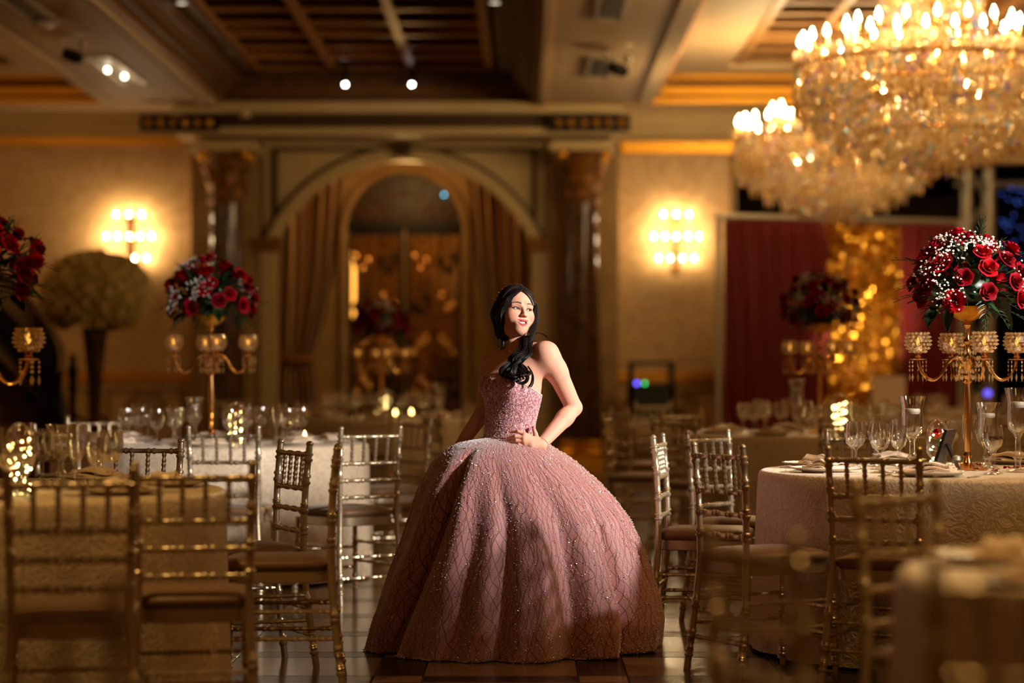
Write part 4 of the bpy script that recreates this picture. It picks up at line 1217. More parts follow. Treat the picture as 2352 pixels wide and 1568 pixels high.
def inframe(p, m=40):
    px = VX+p[0]*F/p[1]; py = VY-(p[2]-H)*F/p[1]
    return -m < px < 2352+m and py < 1568+m
def table(cx, cyy, where, seed, places=8, rot=0.0, cand=True, cand_dz=0.0, cand_dx=0.0, arr_h=1.0, glasses=3, cl_seed=None, cand_rot=.28):
    rr = random.Random(seed)
    t = thing('round_table', 'round table under ivory damask cloth, %s' % where, 'table', (cx, cyy, 0), seed, 'round banquet tables')
    cloth_mesh(R_T, seed).build('tablecloth', M['cloth'], t, True, 60)
    MB().lathe([(.001, .73), (.87, .73), (.87, .752), (.001, .752)], 32, cap=False).build('tabletop', M['wood'], t)
    zt_ = .7635
    if cand:
        if not cand_used: o = cand0; o.location = (cx+cand_dx, cyy, zt_); o['label'] = 'tall gold four-arm candelabra with crystal cups, on %s' % where
        else: o = dup(cand0, (cx+cand_dx, cyy, zt_), None, 'tall gold four-arm candelabra with crystal cups, on %s' % where)
        o.rotation_euler = (0, 0, cand_rot); o.scale = (1, 1, 1+cand_dz/.66); o['group'] = 'candelabras'; cand_used.append(o)
        arrangement((cx+cand_dx, cyy, zt_+.69+cand_dz), 'red roses and white sprays above the candelabra on %s' % where, seed*3+1, 1.0, arr_h)
    for k in range(places):
        a = rot+2*PI*k/places; c, s_ = math.cos(a), math.sin(a); dw = DIRW[round(a/(PI/4)) % 8]
        def L(r, off): return Vector((cx+r*c-off*s_, cyy+r*s_+off*c, zt_))
        p = L(.70, 0)
        if inframe(p, 80):
            o = put('dinner_plate', plate_me, None, p); tag(o, 'white dinner plate at the %s setting of %s' % (dw, where), 'plate', 'plates on %s' % where)
            o = put('napkin', napkin_me, None, p+Vector((0, 0, .004))); o.rotation_euler = (0, 0, a+PI/2+rr.uniform(-.3, .3)); tag(o, 'ivory napkin on the plate at the %s of %s' % (dw, where), 'napkin', 'napkins on %s' % where)
            if cyy < 14:
                for nm, me, off in (('fork', fork_me, -.18), ('knife', knife_me, .18)):
                    o = put(nm, me, None, L(.70, off)); o.rotation_euler = (0, 0, a+PI/2); tag(o, 'steel %s at the %s setting of %s' % (nm, dw, where), nm, 'cutlery on %s' % where)
        for nm, me, r, off in (('water_goblet', goblet_me, .50, .10), ('wine_glass', wine_me, .47, .20), ('champagne_flute', flute_me, .40, .12))[:glasses]:
            p = L(r+rr.uniform(-.02, .02), off+rr.uniform(-.02, .02))
            if inframe(p, 30) and all(math.hypot(p.x-q[0], p.y-q[1]) > .085 for q in RESERVED):
                o = put(nm, me, None, p); tag(o, 'clear %s at the %s setting of %s' % (nm.replace('_', ' '), dw, where), 'glass', '%s on %s' % ({'wine_glass': 'wine glasses', 'water_goblet': 'water goblets', 'champagne_flute': 'champagne flutes'}[nm], where))
    mb = MB()
    for k in range(26):
        a = rr.uniform(0, 6.28); r = rr.uniform(.1, .3); p = (r*math.cos(a), r*math.sin(a), rr.uniform(.002, .012))
        pts = [(.018*math.cos(b)*(1 if i % 2 else .8), .014*math.sin(b), .006*math.cos(2*b)) for i, b in enumerate(np.linspace(0, 2*PI, 7)[:-1])]
        mb.add(pts, [tuple(range(6))], 0, trans(*p) @ rotz(a*3) @ Matrix.Rotation(rr.uniform(-.5, .5), 4, 'X'))
    o = mb.build('rose_petals', M['rose'], None, True, 60, (cx, cyy, zt_+.004)); tag(o, 'red rose petals scattered around the centrepiece of %s' % where, 'petals', None, 'stuff')
    return t
ZT = .7635
DIRW = ['right', 'far-right', 'far', 'far-left', 'left', 'near-left', 'near', 'near-right']
def on(px, Y, z=ZT): return ((px-VX)*Y/F, Y, z)
HURR = ((2095, 9.95, .31, 'glass floating-candle vase left of the candelabra on the right table'), (2268, 10.32, .28, 'glass floating-candle vase just right of the candelabra on the right table'), (2338, 9.9, .345, 'glass floating-candle vase cut by the right edge of the picture'),
        (447, 14.0, .26, 'glass floating-candle vase left of the candelabra on the white-lit table'), (402, 13.7, .20, 'short floating-candle vase among goblets on the white-lit table'),
        (140, 8.8, .22, 'broad floating-candle vase on the near left table'), (1830, 16.1, .36, 'glass floating-candle vase left of the candelabra by the red backdrop'), (1010, 21.3, .3, 'glass candle vase on the far table by the iron door'))
FAIRY = ((2153, 10.0, 12, 1.05, 'glass cloche with red rose and fairy lights beside the right candelabra'), (541, 13.75, 18, 1.15, 'glass cloche with red rose and fairy lights on the white-lit table'),
         (45, 8.3, 22, 1.15, 'glass cloche with red rose and bright fairy lights on the near left table'), (1928, 15.8, 26, 1.3, 'glass cloche with bright fairy lights by the red backdrop'),
         (886, 21.0, 6, 1.2, 'glass cloche with fairy lights on the far table by the iron door'))
RESERVED = [on(q[0], q[1]) for q in HURR+FAIRY]+[on(2150, 9.7), on(2285, 9.75), on(2197, 9.6)]
W_L1, W_L2, W_R1 = 'the near left table', 'the white-lit left table', 'the table right of the woman'
W_R2, W_L3, W_R0 = 'the table by the red backdrop', 'the far table by the iron door', 'the bottom right corner table'
table(-1.97, 8.5, W_L1, 1, 8, .25, True, -.02, 0, 1.0)
table(-1.815, 13.9, W_L2, 2, 8, .1, True, .04, 0, 1.05)
table(1.88, 10.15, W_R1, 3, 8, .35, True, -.01, -.03, .98, cand_rot=.14)
table(1.94, 16.0, W_R2, 4, 8, .2, True, .03, 0, 1.05)
table(-1.29, 21.5, W_L3, 5, 8, .0, True, .03, 0, 1.0)
table(1.68, 5.0, W_R0, 6, 8, .4, False, glasses=0)
table(4.0, 21.5, 'the far table at the right edge', 7, 8, .4, False, glasses=2)
for ang_, tcx, tcy, lab in ((3.9, -1.29, 21.5, W_L3), (5.4, -1.29, 21.5, W_L3), (4.7, -1.29, 21.5, W_L3), (.1, -1.29, 21.5, W_L3), (2.9, -1.29, 21.5, W_L3), (.9, -1.29, 21.5, W_L3), (2.1, -1.29, 21.5, W_L3),
                            (3.0, 1.94, 16.0, W_R2), (3.9, 1.94, 16.0, W_R2), (4.72, 1.94, 16.0, W_R2), (5.6, 1.94, 16.0, W_R2), (2.2, 1.94, 16.0, W_R2), (.4, 1.94, 16.0, W_R2),
                            (3.4, 4.0, 21.5, 'the far table at the right edge'), (4.1, 4.0, 21.5, 'the far table at the right edge'), (4.8, 4.0, 21.5, 'the far table at the right edge'), (2.6, 4.0, 21.5, 'the far table at the right edge')):
    x, y = tcx+1.42*math.cos(ang_), tcy+1.42*math.sin(ang_)
    place_chair(0, y, (tcx-x, tcy-y), 'small blurred banquet chair at the %s of %s' % (DIRW[round(ang_/(PI/4)) % 8], lab), 'chairs around %s' % lab, X=x)
place_chair(1424, 18.2, (.9, .3), 'blurred banquet chair standing alone right of the dark column', 'chairs by the back wall')
place_chair(1500, 22.0, (.4, -.9), 'small blurred banquet chair before the equipment rack', 'chairs by the back wall')
place_chair(530, 25.0, (.1, -1), 'tiny blurred banquet chair at the far wall behind the white-lit table', 'chairs by the back wall')
# ---- single pieces on the tables
for px, Y, h, lab in HURR: hurricane(on(px, Y), h, lab)
for px, Y, n, sc, lab in FAIRY: rose_vase(on(px, Y), lab, n, sc)
for px, Y, lab in ((866, 21.2, 'leftmost votive candle on the far table by the iron door'), (908, 20.9, 'votive candle right of the fairy-light cloche on the far table'), (945, 21.3, 'rightmost votive candle on the far table by the iron door'), (700, 13.6, 'votive candle at the right of the white-lit left table')):
    t = thing('votive_candle', lab, 'candle', on(px, Y))
    MB().lathe([(.001, 0), (.03, 0), (.036, .06), (.034, .06), (.028, .006), (.001, .005)], 16, cap=False).build('glass_cup', M['glass'], t)
    MB().lathe([(.001, .006), (.026, .006), (.028, .03), (.001, .03)], 14, cap=False).build('wax', M['wax'], t)
    MB().lathe([(.001, .03), (.008, .04), (.009, .05), (.003, .068), (.0005, .078)], 8, cap=False).build('flame', emit('votive_flame', (1, .62, .18), 30), t)
fm = thing('menu_frame', 'black slanted menu frame beside the right candelabra', 'frame', on(2150, 9.7), 1.15)
MB().box(-.08, .08, -.006, .006, 0, .19, 0, Matrix.Rotation(.32, 4, 'X')).build('panel', M['black'], fm, False)
MB().box(-.02, .02, -.004, .004, 0, .16, 0, trans(0, -.10, 0) @ Matrix.Rotation(-.42, 4, 'X')).build('easel_leg', M['black'], fm, False)
rw = put('red_wine', MB().lathe([(.001, .105), (.024, .115), (.031, .137), (.0315, .15), (.001, .15)], 16, cap=False).mesh('red_wine', mat('red_wine', srgb(50, 4, 10), .1)), None)
wg = put('wine_glass', wine_me, None, on(2285, 9.75)); tag(wg, 'wine glass holding red wine on the table right of the woman', 'glass'); rw.parent = wg
sh = thing('salt_shaker', 'small silver-topped salt shaker beside the black menu frame', 'shaker', on(2197, 9.6))
MB().lathe([(.02, 0), (.022, .01), (.017, .06)], 12).build('glass_body', M['glass'], sh); MB().lathe([(.018, .06), (.016, .075), (.001, .08)], 12).build('cap', M['steel'], sh)
# ================================================================== THE WOMAN
person = thing('person', 'dark-haired woman in a sparkling pink ball gown, one hand on her hip', 'person', (-.04, 10.35, 0))
PY = 10.35; PS = F/PY
def W(px, py, dy=0.0): return np.array(P(px, py, PY+dy)[:])
YAW = math.radians(38)                       # torso turned to the picture's left
tn = np.array((-math.sin(YAW), -math.cos(YAW), 0)); tl = np.array((math.cos(YAW), -math.sin(YAW), 0))   # front, her left
def pz(py): return H+(VY-py)/PS
def torso_c(z):   # centre line of the trunk
    px = np.interp(z, [pz(y) for y in (1040, 1000, 930, 866, 830, 800)], (1172, 1169, 1177, 1180, 1190, 1196))
    dy = np.interp(z, [.8, .9, 1.15, 1.27], [0, 0, 0, .01])
    return (px-VX)/PS, PY+dy
TZ = [.72, .80, .86, .91, .96, 1.02, 1.08, 1.14, 1.19, 1.23, 1.27, 1.30]
TA = [.150, .140, .118, .107, .108, .117, .129, .136, .142, .146, .125, .07]
TB = [.120, .112, .098, .088, .088, .093, .100, .103, .095, .078, .060, .045]
def torso_R(phi, z):
    """radius of the trunk at angle phi from the front (towards her left) and height z"""
    a = np.interp(z, TZ, TA); b = np.interp(z, TZ, TB)
    r = 1/np.sqrt((np.sin(phi)/a)**2+(np.cos(phi)/b)**2)
    for s in (-1, 1):
        dphi = np.arctan2(np.sin(phi-s*.52), np.cos(phi-s*.52))
        r = r+.040*np.exp(-(dphi/.38)**2-((z-1.115)/.052)**2)
    return r
# ---- signed distance field of the body on a voxel grid
h_ = .0020
o0 = np.array((-.36, PY-.30, .80)); o1 = np.array((.285, PY+.26, 1.575))
n3 = np.ceil((o1-o0)/h_).astype(int)
fld = np.full(n3, .2, np.float32)
def sub(lo, hi):
    a = np.maximum(0, np.floor((np.array(lo)-o0)/h_).astype(int)); b = np.minimum(n3, np.ceil((np.array(hi)-o0)/h_).astype(int)+1)
    sl = tuple(slice(a[i], b[i]) for i in range(3))
    ax = [(o0[i]+h_*np.arange(a[i], b[i])).astype(np.float32) for i in range(3)]
    return sl, ax[0][:, None, None], ax[1][None, :, None], ax[2][None, None, :]
def smin(a, b, k):
    if k <= 0: return np.minimum(a, b)
    h = np.clip(.5+.5*(b-a)/k, 0, 1); return b*(1-h)+a*h-k*h*(1-h)
def cone(a, b, ra, rb, k=.012):
    a = np.array(a, float); b = np.array(b, float); m = max(ra, rb)+k+.02
    sl, x, y, z = sub(np.minimum(a, b)-m, np.maximum(a, b)+m)
    d = b-a; L2 = float(d @ d)+1e-12
    t = np.clip(((x-a[0])*d[0]+(y-a[1])*d[1]+(z-a[2])*d[2])/L2, 0, 1)
    dist = np.sqrt((x-a[0]-t*d[0])**2+(y-a[1]-t*d[1])**2+(z-a[2]-t*d[2])**2)-(ra+(rb-ra)*t)
    fld[sl] = smin(fld[sl], dist.astype(np.float32), k)
# trunk
sl, x, y, z = sub((-.26, PY-.22, .80), (.24, PY+.22, 1.31))
cx_, cy_ = torso_c(z)
dx_, dy_ = x-cx_, y-cy_
u = dx_*tl[0]+dy_*tl[1]; v = dx_*tn[0]+dy_*tn[1]
rho = np.sqrt(u*u+v*v); phi = np.arctan2(u, v)
d = (rho-torso_R(phi, z))*.8
d = np.maximum(d, z-1.285)
fld[sl] = np.minimum(fld[sl], d.astype(np.float32))
# shoulders, neck, arms
LS, RS = W(1259, 811, -.085), W(1128, 838, .10)
LE, LW = W(1318, 936, .03), W(1243, 1021, -.125)
RE, RW = W(1112, 945, .13), W(1056, 1024, .09)
nb_, nt_ = W(1186, 812, .02), W(1182, 762, -.005)
cone(nb_, nt_, .056, .050, .03)
cone(nb_+np.array((0, .01, -.01)), LS+np.array((-.02, .0, .006)), .045, .040, .035)
cone(nb_+np.array((0, .01, -.02)), RS+np.array((.02, .0, .0)), .045, .038, .035)
cone(LS, LS+(LE-LS)*.35, .047, .044, .03); cone(LS+(LE-LS)*.30, LE, .045, .035, .02)
cone(LE, LE+(LW-LE)*.3, .035, .037, .012); cone(LE+(LW-LE)*.25, LW, .0375, .0245, .012)
cone(RS, RE, .047, .035, .03); cone(RE, RW, .037, .025, .012)
cone(torso_c(1.19)[0]*np.array((1,0,0))+np.array((0, PY+.01, 1.19))+tl*.10, LS+np.array((0, 0, -.03)), .045, .042, .03)
# collar bones
for s, S_ in ((1, LS), (-1, RS)):
    c0 = np.array((torso_c(1.26)[0], PY, 1.262))+tn*.062+tl*s*.02
    cone(c0, S_*.75+c0*.25+tn*.02, .008, .007, .012)
# left hand on the hip
def hand(wr, kn, tips, thumb, rf):
    palm_c = [np.array(k) for k in kn]
    for k, kk in enumerate(palm_c):
        cone(np.array(wr)*.82+kk*.18, kk, .0165, .0108, .010)
    for kk, (mid, tip), r in zip(palm_c, tips, rf):
        cone(kk, mid, r*1.08, r, .0035); cone(mid, tip, r, r*.78, .003)
    t0, t1, t2 = thumb
    cone(t0, t1, .013, .010, .008); cone(t1, t2, .0098, .0072, .003)
hy = -.150
kn = [W(1205, 997.5, hy), W(1203, 1004.5, hy-.006), W(1203.5, 1012.5, hy-.006), W(1206, 1020.5, hy)]
tips = [(W(1190, 990.5, hy+.004), W(1172, 991.5, hy+.022)), (W(1184, 1002, hy-.004), W(1163, 1006.5, hy+.018)), (W(1186, 1011.5, hy-.004), W(1167, 1015, hy+.016)), (W(1192, 1020, hy-.002), W(1177, 1022, hy+.012))]
hand(LW, kn, tips, (W(1233, 1010, hy+.02), W(1230, 996, hy+.035), W(1225, 981, hy+.052)), (.0076, .008, .0077, .0068))
cone(LW, W(1222, 1023, hy+.004), .024, .019, .012)
nails = [tips[0][1], tips[1][1], tips[2][1], tips[3][1], W(1225, 981, hy+.046)]
# right hand gathering the skirt behind
rk_ = [W(1044, 1032+6*k, .075-.004*k) for k in range(4)]
rt_ = [(W(1036, 1038+6*k, .055), W(1040, 1048+5*k, .035)) for k in range(4)]
hand(RW, rk_, rt_, (W(1054, 1038, .07), W(1050, 1046, .05), W(1046, 1054, .035)), (.0076, .008, .0077, .0068))
# ---- head
yaw, pit, rol = math.radians(24), math.radians(9), math.radians(7)
# local axes: x right in the picture, y forward (out of the face), z up
fwd = Vector((math.sin(yaw)*math.cos(pit), -math.cos(yaw)*math.cos(pit), math.sin(pit)))
rgt = Vector((math.cos(yaw), math.sin(yaw), 0))
upv = fwd.cross(rgt)
rgt, upv = rgt*math.cos(rol)-upv*math.sin(rol), upv*math.cos(rol)+rgt*math.sin(rol)
HB = np.array((rgt[:], fwd[:], upv[:]))       # rows: local axes
HS = .935
eye_w = W(1203, 709.5, -.10)
HO = eye_w-HS*(HB.T @ np.array((0, .088, .004)))
def hw_(p): return HO+HS*(HB.T @ np.array(p, float))
sl, x, y, z = sub(HO-.16, HO+.16)
dx_, dy_, dz_ = x-HO[0], y-HO[1], z-HO[2]
hx, hy_, hz = [((dx_*HB[i, 0]+dy_*HB[i, 1]+dz_*HB[i, 2])/HS).astype(np.float32) for i in range(3)]
def ell(c, r):
    px_, py_, pz_ = (hx-c[0])/r[0], (hy_-c[1])/r[1], (hz-c[2])/r[2]
    k0 = np.sqrt(px_**2+py_**2+pz_**2); k1 = np.sqrt((px_/r[0])**2+(py_/r[1])**2+(pz_/r[2])**2)+1e-6
    return k0*(k0-1)/k1
def hcap(a, b, ra, rb):
    a = np.array(a); b = np.array(b); dd = b-a; L2 = float(dd @ dd)
    t = np.clip(((hx-a[0])*dd[0]+(hy_-a[1])*dd[1]+(hz-a[2])*dd[2])/L2, 0, 1)
    return np.sqrt((hx-a[0]-t*dd[0])**2+(hy_-a[1]-t*dd[1])**2+(hz-a[2]-t*dd[2])**2)-(ra+(rb-ra)*t)
hf = ell((0, -.012, .035), (.072, .092, .083))
hf = smin(hf, ell((0, .022, -.018), (.0665, .066, .080)), .03)
hf = smin(hf, ell((0, .052, -.083), (.029, .030, .026)), .035)                 # chin
for s in (-1, 1):
    hf = smin(hf, ell((s*.041, .049, -.028), (.028, .031, .027)), .026)        # cheek
    hf = smin(hf, hcap((s*.014, .083, .026), (s*.046, .066, .024), .009, .008), .014)   # brow ridge
    hf = -smin(-hf, ell((s*.031, .094, .004), (.021, .017, .0115)), .012)      # eye socket
    hf = smin(hf, ell((s*.031, .0690, .0035), (.0146, .0146, .0142)), .005)      # lids over the eyeball
    q = hx*s-.031; ed = np.clip(1-(q/.0150)**2, 0, 1)
    up_ = .0035+.0062*ed**.7+q*.10; dn_ = .0035-.0040*ed**.8+q*.10
    opn = np.maximum(np.maximum(hz-up_, dn_-hz), np.maximum(np.abs(q)-.0148, .06-hy_))
    eb = np.sqrt((hx-s*.031)**2+(hy_-.0690)**2+(hz-.0035)**2)
    hf = np.maximum(hf, -np.maximum(opn, .0122-eb))
    hf = smin(hf, hcap((s*.030, -.0, -.088), (s*.056, -.01, -.03), .02, .02), .03)      # jaw corner
hf = smin(hf, hcap((0, .084, .012), (0, .1025, -.022), .0062, .0082), .010)     # nose
hf = smin(hf, ell((0, .1035, -.0255), (.0095, .009, .0078)), .006)
for s in (-1, 1):
    hf = smin(hf, ell((s*.0108, .0940, -.028), (.0064, .010, .0060)), .006)
    hf = -smin(-hf, ell((s*.006, .098, -.0365), (.0034, .005, .003)), .002)
hf = smin(hf, ell((0, .073, -.058), (.031, .016, .018)), .016)                 # muzzle
# lips in a smile: corners raised
def lipz(xx, c, up): return c+up*(xx/.026)**2
for (c, up, r, yy, xr) in ((-.0500, .0020, .0042, .0872, .0275), (-.0685, .0130, .0048, .0850, .0255)):
    q = np.clip(hx, -xr, xr)
    zc2 = lipz(q, c, up); yc2 = yy-13*q*q
    dl = np.sqrt((hx-q)**2+(hy_-yc2)**2+((hz-zc2)*1.0)**2)-(r*(1-.55*(np.abs(q)/xr)**2))
    hf = smin(hf, dl, .0035)
q = np.clip(hx, -.0250, .0250)                                                  # mouth opening
zm = lipz(q, -.0592, .0075); ym = .0875-13*q*q
hf = -smin(-hf, np.sqrt((hx-q)**2*.8+((hy_-ym)*.85)**2+((hz-zm)*1.0)**2)-.0062*(1-.65*(np.abs(q)/.025)**2), .0012)
for s in (-1, 1):                                                               # smile folds and lids
    hf = smin(hf, ell((s*.073, -.012, -.006), (.008, .018, .028)), .004)        # ears
fld[sl] = smin(fld[sl], (hf*HS).astype(np.float32), .014)
# bottom closed inside the gown
sl, x, y, z = sub(o0, o1+0)
fld[:, :, :2] = np.maximum(fld[:, :, :2], .001)

def surface_nets(f, org, h):
    s = f < 0
    c = np.zeros(tuple(np.array(f.shape)-1), np.uint8)
    for i in (0, 1):
        for j in (0, 1):
            for k in (0, 1): c += s[i:f.shape[0]-1+i, j:f.shape[1]-1+j, k:f.shape[2]-1+k]
    act = (c > 0) & (c < 8)
    idx = np.argwhere(act); n = len(idx)
    ids = np.full(c.shape, -1, np.int32); ids[tuple(idx.T)] = np.arange(n)
    acc = np.zeros((n, 3)); cnt = np.zeros(n)
    offs = [(i, j, k) for i in (0, 1) for j in (0, 1) for k in (0, 1)]
    for a in offs:
        for ax in range(3):
            if a[ax]: continue
            b = list(a); b[ax] = 1
            fa = f[tuple((idx+a).T)]; fb = f[tuple((idx+b).T)]
            m = (fa < 0) != (fb < 0)
            t = np.where(m, fa/(fa-fb+1e-12*(fa == fb)), 0)
            p = np.tile(np.array(a, float), (n, 1)); p[:, ax] += t
            acc += p*m[:, None]; cnt += m
    V = org+h*(idx+acc/cnt[:, None])
    faces = []
    for ax in range(3):
        sa = [slice(None)]*3; sb = [slice(None)]*3; sa[ax] = slice(0, -1); sb[ax] = slice(1, None)
        A_, B_ = s[tuple(sa)], s[tuple(sb)]
        e = np.argwhere(A_ != B_)
        o1_, o2_ = [(1, 2), (2, 0), (0, 1)][ax]
        ok = (e[:, o1_] > 0) & (e[:, o2_] > 0) & (e[:, o1_] < f.shape[o1_]-1) & (e[:, o2_] < f.shape[o2_]-1)
        e = e[ok]
        inside = A_[tuple(e.T)]
        q = []
        for (d1, d2) in ((0, 0), (-1, 0), (-1, -1), (0, -1)):
            g_ = e.copy(); g_[:, o1_] += d1; g_[:, o2_] += d2; q.append(ids[tuple(g_.T)])
        q = np.stack(q, 1); q[~inside] = q[~inside][:, ::-1]
        faces.append(q)
    Fq = np.concatenate(faces)
    return V, Fq[(Fq >= 0).all(1)]
def np_mesh(name, V, Q, mats):
    me = bpy.data.meshes.new(name)
    me.vertices.add(len(V)); me.vertices.foreach_set('co', np.asarray(V, np.float32).ravel())
    me.loops.add(Q.size); me.loops.foreach_set('vertex_index', Q.astype(np.int32).ravel())
    me.polygons.add(len(Q)); me.polygons.foreach_set('loop_start', np.arange(0, Q.size, 4, dtype=np.int32))
    try: me.polygons.foreach_set('loop_total', np.full(len(Q), 4, np.int32))
    except Exception: pass
    me.polygons.foreach_set('use_smooth', np.ones(len(Q), bool))
    me.update(calc_edges=True); me.validate()
    for m in mats: me.materials.append(m)
    return me
V, Q = surface_nets(fld, o0, h_)
# a little relaxation of the voxel steps
def relax(V, Q, it=2, k=.4):
    e = np.concatenate([Q[:, [0, 1]], Q[:, [1, 2]], Q[:, [2, 3]], Q[:, [3, 0]]])
    for _ in range(it):
        s_ = np.zeros_like(V); c_ = np.zeros(len(V))
        np.add.at(s_, e[:, 0], V[e[:, 1]]); np.add.at(c_, e[:, 0], 1)
        V = V+k*(s_/np.maximum(c_, 1)[:, None]-V)
    return V
V = relax(V, Q, 2, .35)
# skin: own colour per vertex (lips, brows, blush, lid make-up)
lp = (V-HO) @ HB.T/HS
col = np.tile(np.array(srgb(222, 164, 138)[:3]), (len(V), 1))
def blend(mask, c):
    global col
    col = col*(1-mask[:, None])+np.array(srgb(*c)[:3])*mask[:, None]
lx, ly, lz = lp.T
face = (ly > .03) & (np.abs(lx) < .08) & (np.abs(lz) < .13)
def gauss(dx, dz, w1, w2): return np.exp(-(dx/w1)**2-(dz/w2)**2)*face
for s in (-1, 1):
    blend(.55*gauss(lx-s*.045, lz+.030, .020, .016), (214, 110, 96))
    q = lx*s-.031
    # brow: arched stroke
    bz = .0275+.0055*(1-((q-.004)/.02)**2)
    blend(np.clip(1.15-np.abs(lz-bz)/np.interp(q, [-.02, .0, .026], [.0056, .0052, .0024]), 0, 1)*(q > -.018)*(q < .026)*face, (48, 28, 24))
    ed = np.clip(1-(q/.0150)**2, 0, 1); ez = .0035+.0062*ed**.7+q*.10; en = .0035-.0040*ed**.8+q*.10
    blend(np.clip(1.4-np.abs(lz-ez-.0008)/.0024, 0, 1)*(np.abs(q-.001) < .0175)*face, (22, 12, 14))
    blend(.45*np.clip(1-np.abs(lz-ez-.005)/.0045, 0, 1)*(np.abs(q) < .018)*face, (150, 90, 92))
    blend(.75*np.clip(1.2-np.abs(lz-en+.0008)/.0018, 0, 1)*(np.abs(q) < .016)*face, (60, 36, 34))
    blend(.9*np.clip(1.3-np.abs(lz-.0035-q*.14-.001)/.0018, 0, 1)*(q > .0145)*(q < .021)*face, (30, 18, 18))
for c, up, w_, xr in ((-.0497, .0020, .0050, .0285), (-.0690, .0130, .0056, .0265)):
    zz = lipz(lx, c, up)
    blend(np.clip(1.6-np.abs(lz-zz)/(w_*(1.03-.95*np.clip(np.abs(lx)/xr, 0, 1)**2.5))*1.0, 0, 1)*(np.abs(lx) < xr)*(ly > .05), (178, 66, 70))
zmm = lipz(lx, -.0592, .0075)
blend(np.clip(1.5-np.abs(lz-zmm)/.0040, 0, 1)*(np.abs(lx) < .026)*(ly < .0838-13*lx*lx)*(ly > .055), (70, 20, 20))
mskin = mat('skin', (1, 1, 1), .58, spec=.32, sss=.12)
nt = mskin.node_tree; at_ = nt.nodes.new('ShaderNodeAttribute'); at_.attribute_name = 'skin_colour'
nt.links.new(at_.outputs['Color'], nt.nodes['Principled BSDF'].inputs['Base Color'])
PO = np.array(person.location[:])
me = np_mesh('body', V-PO, Q, [mskin])
ca = me.color_attributes.new('skin_colour', 'FLOAT_COLOR', 'POINT')
ca.data.foreach_set('color', np.concatenate([col, np.ones((len(V), 1))], 1).astype(np.float32).ravel())
put('body', me, person)
def pv(p): return Vector(np.array(p)-PO)
# eyes and teeth
M['eyewhite'] = mat('eye_white', srgb(236, 226, 224), .15); M['iris'] = mat('brown_iris', srgb(58, 34, 26), .1); M['pupil'] = mat('black_pupil', srgb(8, 6, 6), .05)
HM = Matrix(((HB[0, 0], -HB[1, 0], HB[2, 0], 0), (HB[0, 1], -HB[1, 1], HB[2, 1], 0), (HB[0, 2], -HB[1, 2], HB[2, 2], 0), (0, 0, 0, 1)))     # local to world rotation
for s in (-1, 1):
    c = hw_((s*.031, .0690, .0035)); r = .0127*HS
    mb = MB(); mb.ball((0, 0, 0), r, 20, 14)
    e = mb.build('eye', M['eyewhite'], person, True, 180); e.location = pv(c)
    gz = (Vector(hw_((s*.031+.26, 1.0, .12)))-Vector(c)).normalized()
    q = gz.to_track_quat('Z', 'Y').to_matrix().to_4x4()
    MB().lathe([(.0064*HS, r*.87), (.0054*HS, r*.925), (.0030*HS, r*.985), (.0029*HS, r*.985)], 18, 0, q, cap=False).build('iris', M['iris'], e)
    MB().lathe([(.0030*HS, r*.985), (.0001, r*1.005)], 14, 0, q, cap=False).build('pupil', M['pupil'], e)
    lash = MB()
    for k in range(14):
        qq = -.0145+.029*k/13; ed = max(0, 1-(qq/.0150)**2)
        zz = .0035+.0062*ed**.7+qq*.10; yy = .0690+math.sqrt(max(0, .0140**2-qq*qq-(zz-.0035)**2))
        a_ = hw_((s*(.031+qq), yy, zz)); b_ = hw_((s*(.031+qq*1.28), yy+.0055, zz+.0042))
        lash.tube([pv(a_), pv((a_+b_)/2+np.array((0, 0, -.0008))), pv(b_)], [.0005, .0004, .0002], 4)
    lash.build('eyelash', M['pupil'], person)
for k in range(14):
    xx = (k-6.5)*.0042
    mb = MB(); mb.ball((0, 0, 0), (.0027*HS, .0024*HS, (.0062 if 5 <= k <= 8 else .0055)*HS), 10, 8)
    o = mb.build('tooth', M['china'], person, True, 180); o.location = pv(hw_((xx, .0815-12.5*xx*xx, lipz(xx, -.0572, .0060)))); o.rotation_euler = HM.to_euler()
# ---- hair
h2 = .003
def grid_sdf(lo, hi, fn, h=h2):
    lo, hi = np.array(lo), np.array(hi); n = np.ceil((hi-lo)/h).astype(int)
    ax = [lo[i]+h*np.arange(n[i]) for i in range(3)]
    f = fn(ax[0][:, None, None], ax[1][None, :, None], ax[2][None, None, :])
    return surface_nets(f.astype(np.float64), lo, h)
def hair_fn(x, y, z, nocut=False):
    global hx, hy_, hz
    dx, dy, dz = x-HO[0], y-HO[1], z-HO[2]
    hx, hy_, hz = [(dx*HB[i, 0]+dy*HB[i, 1]+dz*HB[i, 2])/HS for i in range(3)]
    f = ell((0, -.018, .040), (.0865, .101, .091))
    for s in (-1, 1):
        f = smin(f, hcap((s*.066, .040, .035), (s*.078, .012, -.035), .018, .021), .02)
        f = smin(f, hcap((s*.078, .008, -.035), (s*.062, -.020, -.090), .020, .014), .02)
    f = smin(f, hcap((-.05, -.035, -.01), (-.030, -.045, -.085), .052, .034), .03)
    f = smin(f, hcap((.06, -.02, -.02), (.03, -.045, -.11), .042, .04), .03)
    f = smin(f, hcap((-.030, -.045, -.085), (.03, -.035, -.115), .032, .030), .03)
    if nocut: return f*HS
    # face opening: pointed at the centre parting
    wdt = np.interp(hz, [-.16, -.09, -.03, .02, .055, .082, .094], [.058, .060, .0665, .0650, .048, .020, .0])
    cut = np.maximum(np.abs(hx+.002)-wdt, -(hy_-.006-.10*np.maximum(0, hz-.02)))
    cut = np.maximum(cut, hz-.095)
    f = np.maximum(f, -cut)
    return f*HS
Vh, Qh = grid_sdf(HO-.19, HO+.17, hair_fn)
Vh = relax(Vh, Qh, 3, .4)
